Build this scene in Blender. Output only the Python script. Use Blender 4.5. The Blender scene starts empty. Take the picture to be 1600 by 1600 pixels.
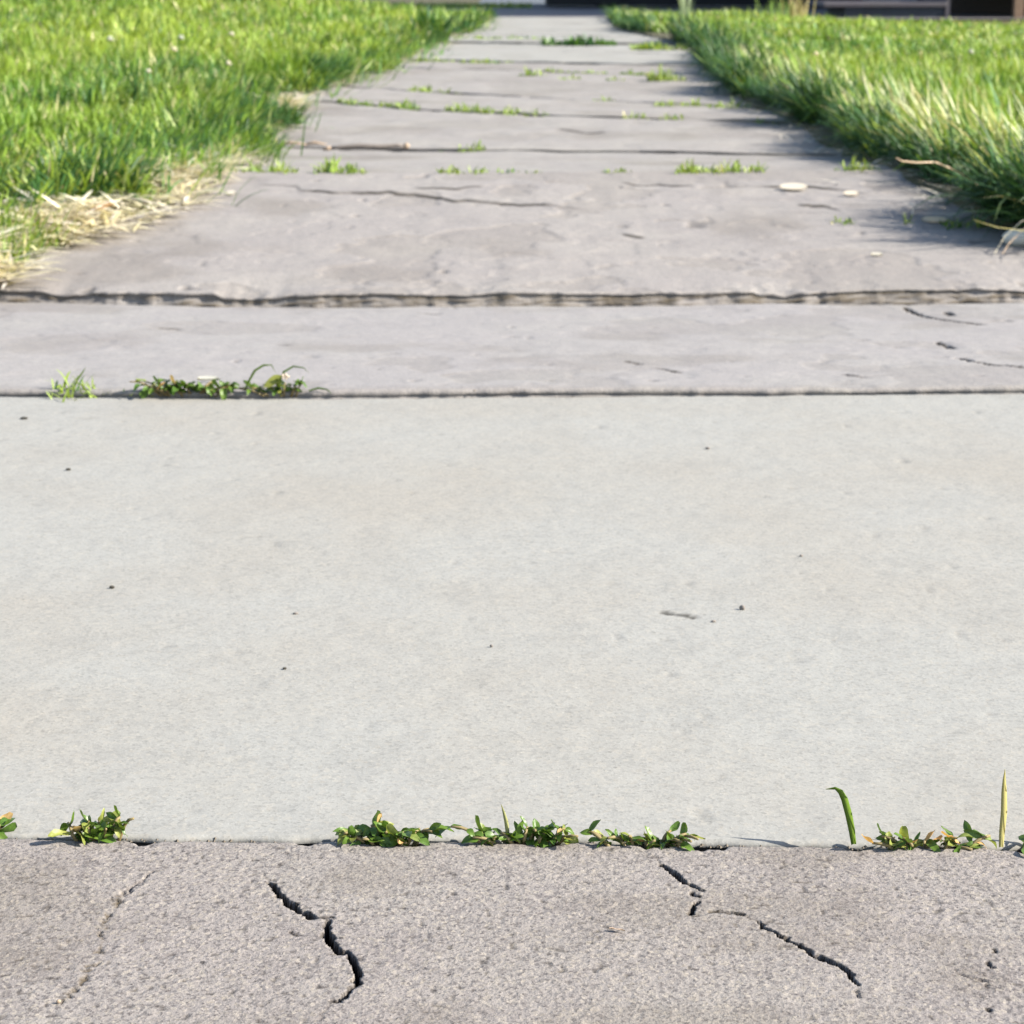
import bpy, math, random
import numpy as np
from mathutils import Vector

# ------------------------------------------------------------------ camera
SC = bpy.context.scene
COL = SC.collection
F = 3200.0                       # focal length in pixels of the 1600 px frame
HORIZON = -40.0
CAM_H = 0.40
PITCH = math.atan((800 - HORIZON) / F)
cam_d = bpy.data.cameras.new("camera")
cam = bpy.data.objects.new("camera", cam_d); COL.objects.link(cam)
cam.location = (0, 0, CAM_H)
cam.rotation_euler = (math.pi / 2 - PITCH, 0, 0)
cam_d.sensor_width = 36.0
cam_d.lens = 36.0 * F / 1600.0
cam_d.clip_start = 0.02
cam_d.clip_end = 1000
cam_d.dof.use_dof = True
cam_d.dof.focus_distance = 0.92
cam_d.dof.aperture_fstop = 32.0
SC.camera = cam

# ------------------------------------------------------------------ light
SUN_EL = math.radians(33)
SUN_DIR = Vector((0.975, -0.222, 0)).normalized() * math.cos(SUN_EL) + Vector((0, 0, math.sin(SUN_EL)))
world = bpy.data.worlds.new("World"); SC.world = world; world.use_nodes = True
wn = world.node_tree.nodes; wl = world.node_tree.links
sky = wn.new("ShaderNodeTexSky"); sky.sky_type = 'NISHITA'; sky.sun_disc = False
sky.sun_elevation = SUN_EL
sky.sun_rotation = math.atan2(SUN_DIR.x, SUN_DIR.y)
wl.new(sky.outputs[0], wn["Background"].inputs[0])
wn["Background"].inputs[1].default_value = 0.10
sun_d = bpy.data.lights.new("sun", 'SUN'); sun_d.energy = 4.6; sun_d.angle = math.radians(0.5)
sun_d.color = (1.0, 0.95, 0.86)
sun = bpy.data.objects.new("sun", sun_d); COL.objects.link(sun)
sun.location = (6, -3, 8)
sun.rotation_euler = SUN_DIR.to_track_quat('Z', 'Y').to_euler()
SC.view_settings.view_transform = 'Standard'; SC.view_settings.look = 'None'
SC.view_settings.exposure = 1.43; SC.view_settings.gamma = 1.0
SC.view_settings.use_curve_mapping = False
SC.cycles.max_bounces = 6
SC.cycles.transparent_max_bounces = 4

random.seed(7)
RNG = np.random.default_rng(11)
PI = math.pi

# ------------------------------------------------------------------ noise
def _hash(ix, iy, seed):
    h = (ix.astype(np.int64) * 374761393 + iy.astype(np.int64) * 668265263 + seed * 2246822519) & 0xFFFFFFFF
    h = ((h ^ (h >> 13)) * 1274126177) & 0xFFFFFFFF
    h = h ^ (h >> 16)
    return (h & 0xFFFF) / 65535.0
def vnoise(x, y, seed=0):
    ix = np.floor(x); iy = np.floor(y); fx = x - ix; fy = y - iy
    fx = fx * fx * (3 - 2 * fx); fy = fy * fy * (3 - 2 * fy)
    a = _hash(ix, iy, seed); b = _hash(ix + 1, iy, seed)
    c = _hash(ix, iy + 1, seed); d = _hash(ix + 1, iy + 1, seed)
    return (a + (b - a) * fx) * (1 - fy) + (c + (d - c) * fx) * fy
def fbm(x, y, seed=0, n=3):
    s = 0; a = 1; t = 0
    for i in range(n):
        s = s + a * vnoise(x * 2 ** i, y * 2 ** i, seed + i * 17); t += a; a *= 0.5
    return s / t

# ------------------------------------------------------------------ pixels to the ground
CP, SP = math.cos(PITCH), math.sin(PITCH)
def ray(px, py):
    X = (px - 800) / F; Y = -(py - 800) / F
    return np.array([X, Y * SP + CP, Y * CP - SP])
def on_z(px, py, z):
    r = ray(px, py); t = (z - CAM_H) / r[2]
    return np.array([r[0] * t, r[1] * t, z])

# joints between the slabs, near to far: pixel line, height of nearer slab's far edge, height of farther slab's near edge
JOINTS = [
    ([(-200, 1302), (400, 1310), (900, 1312), (1200, 1318), (1800, 1322)], 0.001, -0.001),
    ([(-200, 616), (300, 622), (520, 622), (800, 619), (1200, 617), (1800, 612)], 0.0, 0.007),
    ([(-200, 468), (0, 472), (300, 477), (600, 479), (1000, 477), (1300, 474), (1800, 470)], -0.050, -0.031),
    ([(100, 266), (600, 268), (1100, 266), (1700, 262)], 0.030, 0.026),
    ([(250, 229), (640, 235), (1000, 238), (1500, 246)], -0.026, -0.021),
    ([(300, 156), (480, 157), (660, 172), (860, 181), (1300, 194)], 0.0, 0.004),
    ([(450, 128), (640, 142), (900, 156), (1300, 171)], -0.008, -0.006),
    ([(450, 100), (780, 109), (1060, 119), (1300, 130)], 0.012, 0.013),
    ([(500, 90), (650, 93), (790, 97), (1200, 105)], 0.012, 0.017),
    ([(500, 76), (1200, 84)], 0.006, 0.004),
    ([(500, 66), (1300, 72)], 0.0, 0.012),
    ([(500, 54), (1300, 58)], 0.004, 0.008),
    ([(500, 45), (1300, 48)], 0.0, 0.0),
    ([(500, 35), (1300, 37)], 0.0, 0.0),
]
END_LINE = [(400, 25.5), (1400, 28)]
def world_line(pts, z):
    return np.array([on_z(a, b, z)[:2] for a, b in pts])
BACK = [world_line(p, zb) for p, zb, zf in JOINTS] + [world_line(END_LINE, 0.0)]
def line_y(line, x):
    return np.interp(x, line[:, 0], line[:, 1])
NS = len(BACK)
GAP = 0.004
Z_FRONT = [0.0] + [zf for _, _, zf in JOINTS]
Z_BACK = [zb for _, zb, _ in JOINTS] + [0.0]
def z_path(x, y):
    x = np.asarray(x, float); y = np.asarray(y, float)
    z = np.zeros(np.broadcast(x, y).shape)
    fy = np.full_like(z, -0.6)
    for i in range(NS):
        by = line_y(BACK[i], x)
        v = np.clip((y - fy) / (by - fy), 0, 1)
        zz = Z_FRONT[i] + (Z_BACK[i] - Z_FRONT[i]) * v
        z = np.where((y >= fy) & (y <= by), zz, z)
        fy = by
    return z
_T = np.concatenate([np.linspace(0.5, 5, 1400), np.linspace(5, 45, 2600)])
def at(px, py, lift=0.0):
    """first place on the path met by the ray through this pixel of the photograph"""
    r = ray(px, py)
    P = r[None, :] * (_T / r[1])[:, None]; P[:, 2] += CAM_H
    below = P[:, 2] < z_path(P[:, 0], P[:, 1]) + lift
    k = int(np.argmax(below)) if below.any() else len(_T) - 1
    return Vector((float(P[k, 0]), float(P[k, 1]), float(z_path(P[k, 0], P[k, 1])) + lift))
def px_size(p):
    return ((p.y * CP + (CAM_H - p.z) * SP)) / F        # metres per photograph pixel at that place

# ------------------------------------------------------------------ materials
def new_mat(name, rough=0.8):
    m = bpy.data.materials.new(name); m.use_nodes = True
    n = m.node_tree.nodes; b = n["Principled BSDF"]; b.inputs["Roughness"].default_value = rough
    b.inputs["Specular IOR Level"].default_value = 0.3
    return m, n, m.node_tree.links, b
def rgb(h):
    return (h[0], h[1], h[2], 1.0)
def mix_col(n, l, fac, a, b, mode='MIX'):
    x = n.new("ShaderNodeMix"); x.data_type = 'RGBA'; x.blend_type = mode
    for s, v in ((0, fac), (6, a), (7, b)):
        if hasattr(v, 'links') or isinstance(v, bpy.types.NodeSocket): l.new(v, x.inputs[s])
        else: x.inputs[s].default_value = v if s == 0 else rgb(v)
    return x.outputs[2]
def noise_node(n, l, vec, scale, detail=3, rough=0.55):
    t = n.new("ShaderNodeTexNoise"); t.inputs["Scale"].default_value = scale
    t.inputs["Detail"].default_value = detail; t.inputs["Roughness"].default_value = rough
    if vec is not None: l.new(vec, t.inputs["Vector"])
    return t.outputs[0]
def ramp(n, l, s, a, b):
    r = n.new("ShaderNodeMapRange"); r.inputs[1].default_value = a; r.inputs[2].default_value = b
    l.new(s, r.inputs[0]); return r.outputs[0]
def mul(n, l, s, k):
    x = n.new("ShaderNodeMath"); x.operation = 'MULTIPLY'; l.new(s, x.inputs[0])
    if isinstance(k, (int, float)): x.inputs[1].default_value = k
    else: l.new(k, x.inputs[1])
    return x.outputs[0]

def concrete(name, base, warm, dark, grain=1.0, speck=0.5, grain_scale=330, blotch=0.5, offset=(0, 0, 0)):
    m, n, l, b = new_mat(name, 0.9)
    tc = n.new("ShaderNodeTexCoord"); mp = n.new("ShaderNodeMapping"); mp.inputs["Location"].default_value = offset
    l.new(tc.outputs["Object"], mp.inputs[0]); v = mp.outputs[0]
    big = ramp(n, l, noise_node(n, l, v, 4.0, 5, 0.6), 0.42, 0.66)
    c = mix_col(n, l, mul(n, l, big, blotch), base, warm)
    mid = ramp(n, l, noise_node(n, l, v, 17.0, 6, 0.65), 0.50, 0.78)
    c = mix_col(n, l, mul(n, l, mid, 0.75 * blotch), c, dark)
    fin = ramp(n, l, noise_node(n, l, v, 90.0, 4, 0.6), 0.40, 0.75)
    c = mix_col(n, l, mul(n, l, fin, 0.22), c, dark)
    g = noise_node(n, l, v, grain_scale, 2, 0.5)
    gd = ramp(n, l, g, 0.56, 0.72)
    c = mix_col(n, l, mul(n, l, gd, speck), c, tuple(x * 0.42 for x in dark))
    g2 = noise_node(n, l, v, grain_scale * 1.3, 1, 0.5)
    gl = ramp(n, l, g2, 0.60, 0.74)
    c = mix_col(n, l, mul(n, l, gl, speck * 0.7), c, tuple(min(0.75, x * 1.5) for x in base))
    va = n.new("ShaderNodeTexVoronoi"); va.inputs["Scale"].default_value = grain_scale * 0.75; l.new(v, va.inputs["Vector"])
    sa = n.new("ShaderNodeSeparateColor"); l.new(va.outputs["Color"], sa.inputs[0])
    c = mix_col(n, l, mul(n, l, ramp(n, l, sa.outputs[0], 0.62, 0.95), 0.55 * speck), c, tuple(x * 0.5 for x in dark))
    c = mix_col(n, l, mul(n, l, ramp(n, l, sa.outputs[1], 0.70, 1.0), 0.5 * speck), c, (warm[0] * 1.5, warm[1] * 1.42, warm[2] * 1.3))
    vo = n.new("ShaderNodeTexVoronoi"); vo.inputs["Scale"].default_value = 55; l.new(v, vo.inputs["Vector"])
    rr = ramp(n, l, vo.outputs["Distance"], 0.075, 0.045)
    sp = n.new("ShaderNodeSeparateColor"); l.new(vo.outputs["Color"], sp.inputs[0])
    rare = ramp(n, l, sp.outputs[0], 0.80, 0.86)
    c = mix_col(n, l, mul(n, l, mul(n, l, rr, rare), 0.8 * speck + 0.1), c, tuple(x * 0.25 for x in dark))
    at_ = n.new("ShaderNodeAttribute"); at_.attribute_name = "dirt"
    c = mix_col(n, l, at_.outputs["Fac"], c, (0.010, 0.008, 0.006))
    at2 = n.new("ShaderNodeAttribute"); at2.attribute_name = "stain"
    c = mix_col(n, l, at2.outputs["Fac"], c, (0.085, 0.066, 0.042))
    l.new(c, b.inputs["Base Color"])
    iv = n.new("ShaderNodeMapRange"); iv.inputs[3].default_value = 0.3; iv.inputs[4].default_value = 0.0
    l.new(at_.outputs["Fac"], iv.inputs[0]); l.new(iv.outputs[0], b.inputs["Specular IOR Level"])
    bp = n.new("ShaderNodeBump"); bp.inputs["Strength"].default_value = 0.55 * grain; bp.inputs["Distance"].default_value = 0.0012
    l.new(g, bp.inputs["Height"])
    bp2 = n.new("ShaderNodeBump"); bp2.inputs["Strength"].default_value = 0.3 * grain; bp2.inputs["Distance"].default_value = 0.003
    l.new(noise_node(n, l, v, 80, 4, 0.6), bp2.inputs["Height"]); l.new(bp.outputs[0], bp2.inputs["Normal"])
    l.new(bp2.outputs[0], b.inputs["Normal"])
    return m

def leafy(name, trans=0.45, rough=0.5, attr=True, col=(0.08, 0.16, 0.03)):
    """leaf tissue: lets sunlight through; colour from the 'tint' attribute or fixed with a little noise"""
    m, n, l, b = new_mat(name, rough)
    b.inputs["Specular IOR Level"].default_value = 0.35
    if attr:
        a = n.new("ShaderNodeAttribute"); a.attribute_name = "tint"; c = a.outputs["Color"]
    else:
        tc = n.new("ShaderNodeTexCoord")
        nz = ramp(n, l, noise_node(n, l, tc.outputs["Object"], 5.0, 3), 0.35, 0.7)
        oi = n.new("ShaderNodeObjectInfo")
        c = mix_col(n, l, nz, col, tuple(x * 0.62 for x in col))
        c = mix_col(n, l, mul(n, l, oi.outputs["Random"], 0.5), c, (col[0] * 1.7, col[1] * 1.25, col[2] * 1.0))
    l.new(c, b.inputs["Base Color"])
    t = n.new("ShaderNodeBsdfTranslucent")
    tcx = mix_col(n, l, 1.0, c, (1.25, 1.15, 0.6), 'MULTIPLY'); l.new(tcx, t.inputs[0])
    s = n.new("ShaderNodeMixShader"); s.inputs[0].default_value = trans
    l.new(b.outputs[0], s.inputs[1]); l.new(t.outputs[0], s.inputs[2])
    l.new(s.outputs[0], n["Material Output"].inputs[0])
    return m
def plain(name, col, rough=0.7, metal=0.0, var=0.25, scale=30, spec=0.3):
    m, n, l, b = new_mat(name, rough); b.inputs["Metallic"].default_value = metal; b.inputs["Specular IOR Level"].default_value = spec
    tc = n.new("ShaderNodeTexCoord")
    nz = noise_node(n, l, tc.outputs["Object"], scale, 5, 0.6)
    c = mix_col(n, l, mul(n, l, ramp(n, l, nz, 0.35, 0.75), var * 2), col, tuple(x * 0.5 for x in col))
    l.new(c, b.inputs["Base Color"])
    bp = n.new("ShaderNodeBump"); bp.inputs["Strength"].default_value = 0.15; l.new(nz, bp.inputs["Height"]); l.new(bp.outputs[0], b.inputs["Normal"])
    return m

SLAB_MATS = [
    concrete("concrete_brown_grey", (0.222, 0.197, 0.180), (0.228, 0.210, 0.183), (0.128, 0.110, 0.106), 0.8, 0.9, 760, 0.6),
    concrete("concrete_pale", (0.268, 0.261, 0.238), (0.256, 0.236, 0.202), (0.208, 0.202, 0.184), 0.28, 0.36, 520, 0.75, (3, 1, 0)),
    concrete("concrete_lilac_grey", (0.248, 0.230, 0.220), (0.262, 0.247, 0.228), (0.19, 0.176, 0.170), 0.8, 0.25, 300, 0.75, (7, 2, 0)),
    concrete("concrete_warm_grey", (0.232, 0.211, 0.196), (0.262, 0.240, 0.216), (0.165, 0.150, 0.142), 1.0, 0.25, 260, 0.8, (1, 5, 0)),
    concrete("concrete_grey", (0.242, 0.222, 0.204), (0.268, 0.249, 0.222), (0.16, 0.145, 0.132), 1.0, 0.25, 200, 0.9, (4, 4, 0)),
]
M_SOIL = plain("soil", (0.085, 0.075, 0.035), 0.95, var=0.4, scale=14)
M_EARTH = plain("earth", (0.15, 0.125, 0.095), 0.95, var=0.4, scale=40)
M_ASPHALT = plain("asphalt", (0.16, 0.145, 0.145), 0.9, var=0.3, scale=60)
M_DRIVE = plain("pale_paving", (0.10, 0.11, 0.12), 0.9, var=0.15, scale=20)
M_BLADE = leafy("grass_blade", 0.28)
M_STRAW = leafy("dry_grass_blade", 0.2, 0.7)
M_LEAF = leafy("weed_leaf", 0.25, 0.38, False, (0.082, 0.160, 0.026))
M_LEAF_PALE = leafy("weed_leaf_pale", 0.35, 0.45, False, (0.22, 0.28, 0.07))
M_LEAF_DRY = leafy("weed_leaf_dry", 0.3, 0.7, False, (0.46, 0.33, 0.14))
M_STEM = plain("weed_stem", (0.22, 0.17, 0.075), 0.6, var=0.3, scale=200)
M_PETAL = leafy("petal", 0.25, 0.6, False, (0.52, 0.52, 0.46))
M_DRYLEAF_PALE = leafy("pale_leaf_scrap", 0.1, 0.8, False, (0.36, 0.31, 0.25))
M_FLOWER = leafy("white_floret", 0.3, 0.6, False, (0.60, 0.63, 0.52))
M_STONE = plain("pale_stone", (0.62, 0.58, 0.50), 0.8, var=0.2, scale=60)
M_PEBBLE = plain("dark_pebble", (0.05, 0.045, 0.035), 0.8, var=0.3, scale=300)
M_TWIG = plain("twig_bark", (0.22, 0.19, 0.165), 0.85, var=0.4, scale=120)
M_WOOD_CUT = plain("bare_wood", (0.36, 0.27, 0.19), 0.8, var=0.2, scale=100)
M_DRYLEAF = leafy("brown_leaf", 0.2, 0.75, False, (0.44, 0.33, 0.20))

# ------------------------------------------------------------------ object helpers
def tag(o, label=None, cat=None, group=None, kind=None):
    if label: o["label"] = label
    if cat: o["category"] = cat
    if group: o["group"] = group
    if kind: o["kind"] = kind
    return o
def empty(name, loc, rz=0):
    o = bpy.data.objects.new(name, None); COL.objects.link(o); o.location = loc; o.rotation_euler = (0, 0, rz)
    o.empty_display_size = 0.02
    return o
def mesh_np(name, co, faces_list, smooth=True, attrs=None):
    """co (n,3); faces_list: arrays (m,k) of corner indices"""
    me = bpy.data.meshes.new(name)
    co = np.asarray(co, np.float32)
    me.vertices.add(len(co)); me.vertices.foreach_set("co", co.ravel())
    loops = np.concatenate([f.ravel() for f in faces_list]).astype(np.int32)
    tot = np.concatenate([np.full(len(f), f.shape[1], np.int32) for f in faces_list])
    start = np.concatenate([[0], np.cumsum(tot)[:-1]]).astype(np.int32)
    me.loops.add(len(loops)); me.loops.foreach_set("vertex_index", loops)
    me.polygons.add(len(tot)); me.polygons.foreach_set("loop_start", start); me.polygons.foreach_set("loop_total", tot)
    me.polygons.foreach_set("use_smooth", np.full(len(tot), smooth, bool))
    for k, v in (attrs or {}).items():
        v = np.asarray(v, np.float32)
        if v.ndim == 1:
            a = me.attributes.new(k, 'FLOAT', 'POINT'); a.data.foreach_set("value", v)
        else:
            a = me.attributes.new(k, 'FLOAT_COLOR', 'POINT'); a.data.foreach_set("color", v.ravel())
    me.update(calc_edges=True); me.validate(clean_customdata=False)
    return me
def link(name, me, mat, parent=None, loc=None):
    o = bpy.data.objects.new(name, me); COL.objects.link(o)
    if mat is not None and not me.materials: me.materials.append(mat)
    if parent is not None: o.parent = parent
    if loc is not None: o.location = loc
    return o
class MB:
    """collects simple shapes into one mesh"""
    def __init__(s): s.v = []; s.f = []
    def box(s, a, b):
        (x0, y0, z0), (x1, y1, z1) = a, b; k = len(s.v)
        s.v += [(x0, y0, z0), (x1, y0, z0), (x1, y1, z0), (x0, y1, z0), (x0, y0, z1), (x1, y0, z1), (x1, y1, z1), (x0, y1, z1)]
        s.f += [tuple(k + i for i in q) for q in ((0, 3, 2, 1), (4, 5, 6, 7), (0, 1, 5, 4), (1, 2, 6, 5), (2, 3, 7, 6), (3, 0, 4, 7))]
        return s
    def tube(s, pts, rad, n=6, cap=True):
        k = len(s.v); P = [Vector(p) for p in pts]
        for i, p in enumerate(P):
            d = (P[min(i + 1, len(P) - 1)] - P[max(i - 1, 0)]).normalized()
            u = d.orthogonal().normalized() if i == 0 else (u - d * u.dot(d)).normalized()
            w = d.cross(u); r = rad[i] if hasattr(rad, '__len__') else rad
            for j in range(n):
                a = 2 * PI * j / n; s.v.append(tuple(p + u * math.cos(a) * r + w * math.sin(a) * r))
        for i in range(len(P) - 1):
            for j in range(n):
                a = k + i * n + j; b = k + i * n + (j + 1) % n
                s.f.append((a, b, b + n, a + n))
        if cap:
            s.f.append(tuple(k + j for j in reversed(range(n)))); s.f.append(tuple(k + (len(P) - 1) * n + j for j in range(n)))
        return s
    def prism(s, prof, y0, y1):
        """profile in x,z pushed along y"""
        k = len(s.v); n = len(prof)
        s.v += [(x, y0, z) for x, z in prof] + [(x, y1, z) for x, z in prof]
        s.f.append(tuple(range(k, k + n))); s.f.append(tuple(reversed(range(k + n, k + 2 * n))))
        for i in range(n):
            j = (i + 1) % n; s.f.append((k + j, k + i, k + n + i, k + n + j))
        return s
    def build(s, name, mat, parent=None, loc=None, smooth=False, bevel=0):
        me = bpy.data.meshes.new(name); me.from_pydata(s.v, [], s.f)
        me.polygons.foreach_set("use_smooth", [smooth] * len(me.polygons)); me.update()
        o = link(name, me, mat, parent, loc)
        if bevel:
            b = o.modifiers.new("bevel", 'BEVEL'); b.width = bevel; b.segments = 2; b.limit_method = 'ANGLE'
        return o

# ------------------------------------------------------------------ path edges (where the lawns root)
def edge_line(pts):
    w = np.array([at(a, b)[:2] for a, b in pts]); return w[np.argsort(w[:, 1])]
LEFT_SOIL = edge_line([(0, 402), (60, 385), (230, 330), (290, 285), (400, 195), (470, 150), (560, 118), (640, 92), (690, 62), (735, 50), (772, 28)])
LEFT_GREEN = edge_line([(-120, 420), (0, 374), (60, 352), (140, 328), (195, 321), (228, 304), (252, 284), (290, 266), (345, 256), (415, 178), (478, 147), (575, 114), (645, 90), (690, 61), (738, 50), (772, 28)])
RIGHT_SOIL = edge_line([(1680, 440), (1610, 380), (1515, 330), (1415, 290), (1325, 245), (1265, 215), (1215, 182), (1145, 150), (1098, 108), (1078, 82), (1062, 68), (1000, 54), (960, 44), (950, 27)])
def edge_x(line, y):
    return np.interp(y, line[:, 1], line[:, 0])

# ------------------------------------------------------------------ sidewalk
def spaced(a, b, f0, f1, fine, coarse):
    """spacing that is fine between f0 and f1, coarse elsewhere"""
    out = []
    if f0 > a: out.append(np.linspace(a, f0, max(2, int((f0 - a) / coarse) + 1))[:-1])
    out.append(np.linspace(f0, f1, max(2, int((f1 - f0) / fine) + 1)))
    if b > f1: out.append(np.linspace(f1, b, max(2, int((b - f1) / coarse) + 1))[1:])
    return np.concatenate(out)

def dist_to_line(x, y, P, w):
    """distance to a polyline with per-point half widths; returns distance minus half width, and place along it"""
    best = np.full(x.shape, 1e9); u_at = np.zeros(x.shape)
    for i in range(len(P) - 1):
        a, b = P[i], P[i + 1]; d = b - a; L2 = float(d @ d) + 1e-12
        t = np.clip(((x - a[0]) * d[0] + (y - a[1]) * d[1]) / L2, 0, 1)
        q = np.hypot(x - a[0] - t * d[0], y - a[1] - t * d[1]) - (w[i] + (w[i + 1] - w[i]) * t)
        k = q < best; best = np.where(k, q, best); u_at = np.where(k, (i + t) / (len(P) - 1), u_at)
    return best, u_at

# (slab, pixel polyline with full widths in pixels, depth in metres)
CRACKS = [
    (0, [(423, 1380, 5), (432, 1394, 11), (450, 1409, 15), (468, 1424, 14), (487, 1436, 10), (494, 1438, 5)], 0.016),
    (0, [(494, 1438, 2.5), (503, 1438, 4), (518, 1438, 2)], 0.003),
    (0, [(509, 1443, 8), (512, 1460, 13), (516, 1475, 15), (532, 1487, 15), (548, 1497, 12), (556, 1510, 11), (559, 1524, 10), (555, 1540, 8), (546, 1552, 5), (535, 1562, 3), (518, 1573, 2)], 0.016),
    (0, [(454, 1455, 3), (465, 1460, 4), (472, 1464, 2)], 0.003),
    (0, [(1034, 1352, 5), (1048, 1364, 9), (1066, 1378, 9), (1080, 1387, 6), (1096, 1389, 7)], 0.012),
    (0, [(1080, 1398, 4), (1090, 1403, 8)], 0.010),
    (0, [(1088, 1410, 7), (1083, 1420, 7), (1079, 1430, 6)], 0.012),
    (0, [(1108, 1424, 2), (1130, 1428, 5), (1160, 1432, 3)], 0.006),
    (0, [(1184, 1443, 3), (1192, 1450, 4), (1215, 1462, 2), (1236, 1472, 4), (1262, 1488, 8), (1290, 1500, 9), (1315, 1514, 9), (1330, 1530, 8), (1338, 1538, 4)], 0.012),
    (0, [(1338, 1548, 3), (1343, 1557, 4)], 0.002),
    (0, [(234, 1362, 3), (225, 1376, 4), (208, 1388, 6), (190, 1400, 7)], 0.002),
    (0, [(1552, 1484, 5), (1556, 1490, 6)], 0.003),
    (0, [(1544, 1508, 3), (1548, 1513, 4)], 0.003), (0, [(1500, 1522, 2), (1540, 1536, 3), (1544, 1548, 2)], 0.002), (0, [(1545, 1578, 4), (1548, 1586, 5)], 0.003),
    (1, [(1040, 956, 2), (1058, 961, 4), (1082, 963, 2)], 0.004),
    (0, [(412, 1366, 1.5), (423, 1380, 2)], 0.0012), (0, [(518, 1573, 2), (508, 1582, 1.5), (498, 1598, 1)], 0.0012),
    (0, [(1024, 1342, 1.5), (1034, 1352, 2.5)], 0.0012), (0, [(1160, 1432, 2), (1184, 1443, 2)], 0.0012),
    (2, [(1412, 478, 3), (1425, 486, 4), (1450, 496, 4), (1490, 502, 3), (1535, 508, 2)], 0.008),
    (2, [(1478, 487, 4), (1488, 493, 4)], 0.008),
    (2, [(1468, 536, 3), (1488, 544, 4)], 0.008),
    (2, [(1500, 560, 2), (1520, 566, 4), (1548, 570, 3), (1600, 574, 2)], 0.008),
    (2, [(1320, 584, 2), (1350, 588, 3)], 0.004),
    (2, [(255, 512, 2), (275, 513, 4)], 0.004), (2, [(655, 489, 2), (682, 491, 4)], 0.004),
    (2, [(436, 540, 2), (452, 541, 3)], 0.003),
    (2, [(1030, 575, 2), (1060, 581, 3)], 0.003), (2, [(980, 565, 2), (1000, 570, 2)], 0.003),
]
# scarps: broken edges whose far side stands a little higher (slab, pixel line, height)
SCARPS = [
    (3, [(395, 289), (440, 291), (462, 293), (470, 299), (530, 303), (620, 303), (665, 308), (705, 315), (745, 317), (800, 319), (860, 322), (922, 327)], 0.0045),
    (3, [(640, 297), (700, 297), (760, 293)], 0.002),
    (3, [(968, 283), (985, 287), (1010, 290), (1090, 293)], 0.002),
    (3, [(1170, 292), (1215, 293), (1260, 292), (1310, 296), (1362, 304)], 0.004),
    (3, [(1245, 322), (1290, 323), (1318, 331)], 0.004),
    (3, [(970, 368), (990, 370), (1008, 372)], 0.003),
    (5, [(415, 196), (450, 199), (490, 202)], 0.004),
    (5, [(870, 201), (920, 208), (950, 206)], 0.003),
]
RAISED_CRACK = [(190, 1400, 10), (184, 1412, 10), (172, 1424, 8), (164, 1434, 8), (160, 1456, 8), (158, 1468, 7), (152, 1488, 7), (148, 1502, 8), (140, 1512, 8), (126, 1532, 8), (110, 1552, 6), (92, 1570, 10)]

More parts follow.
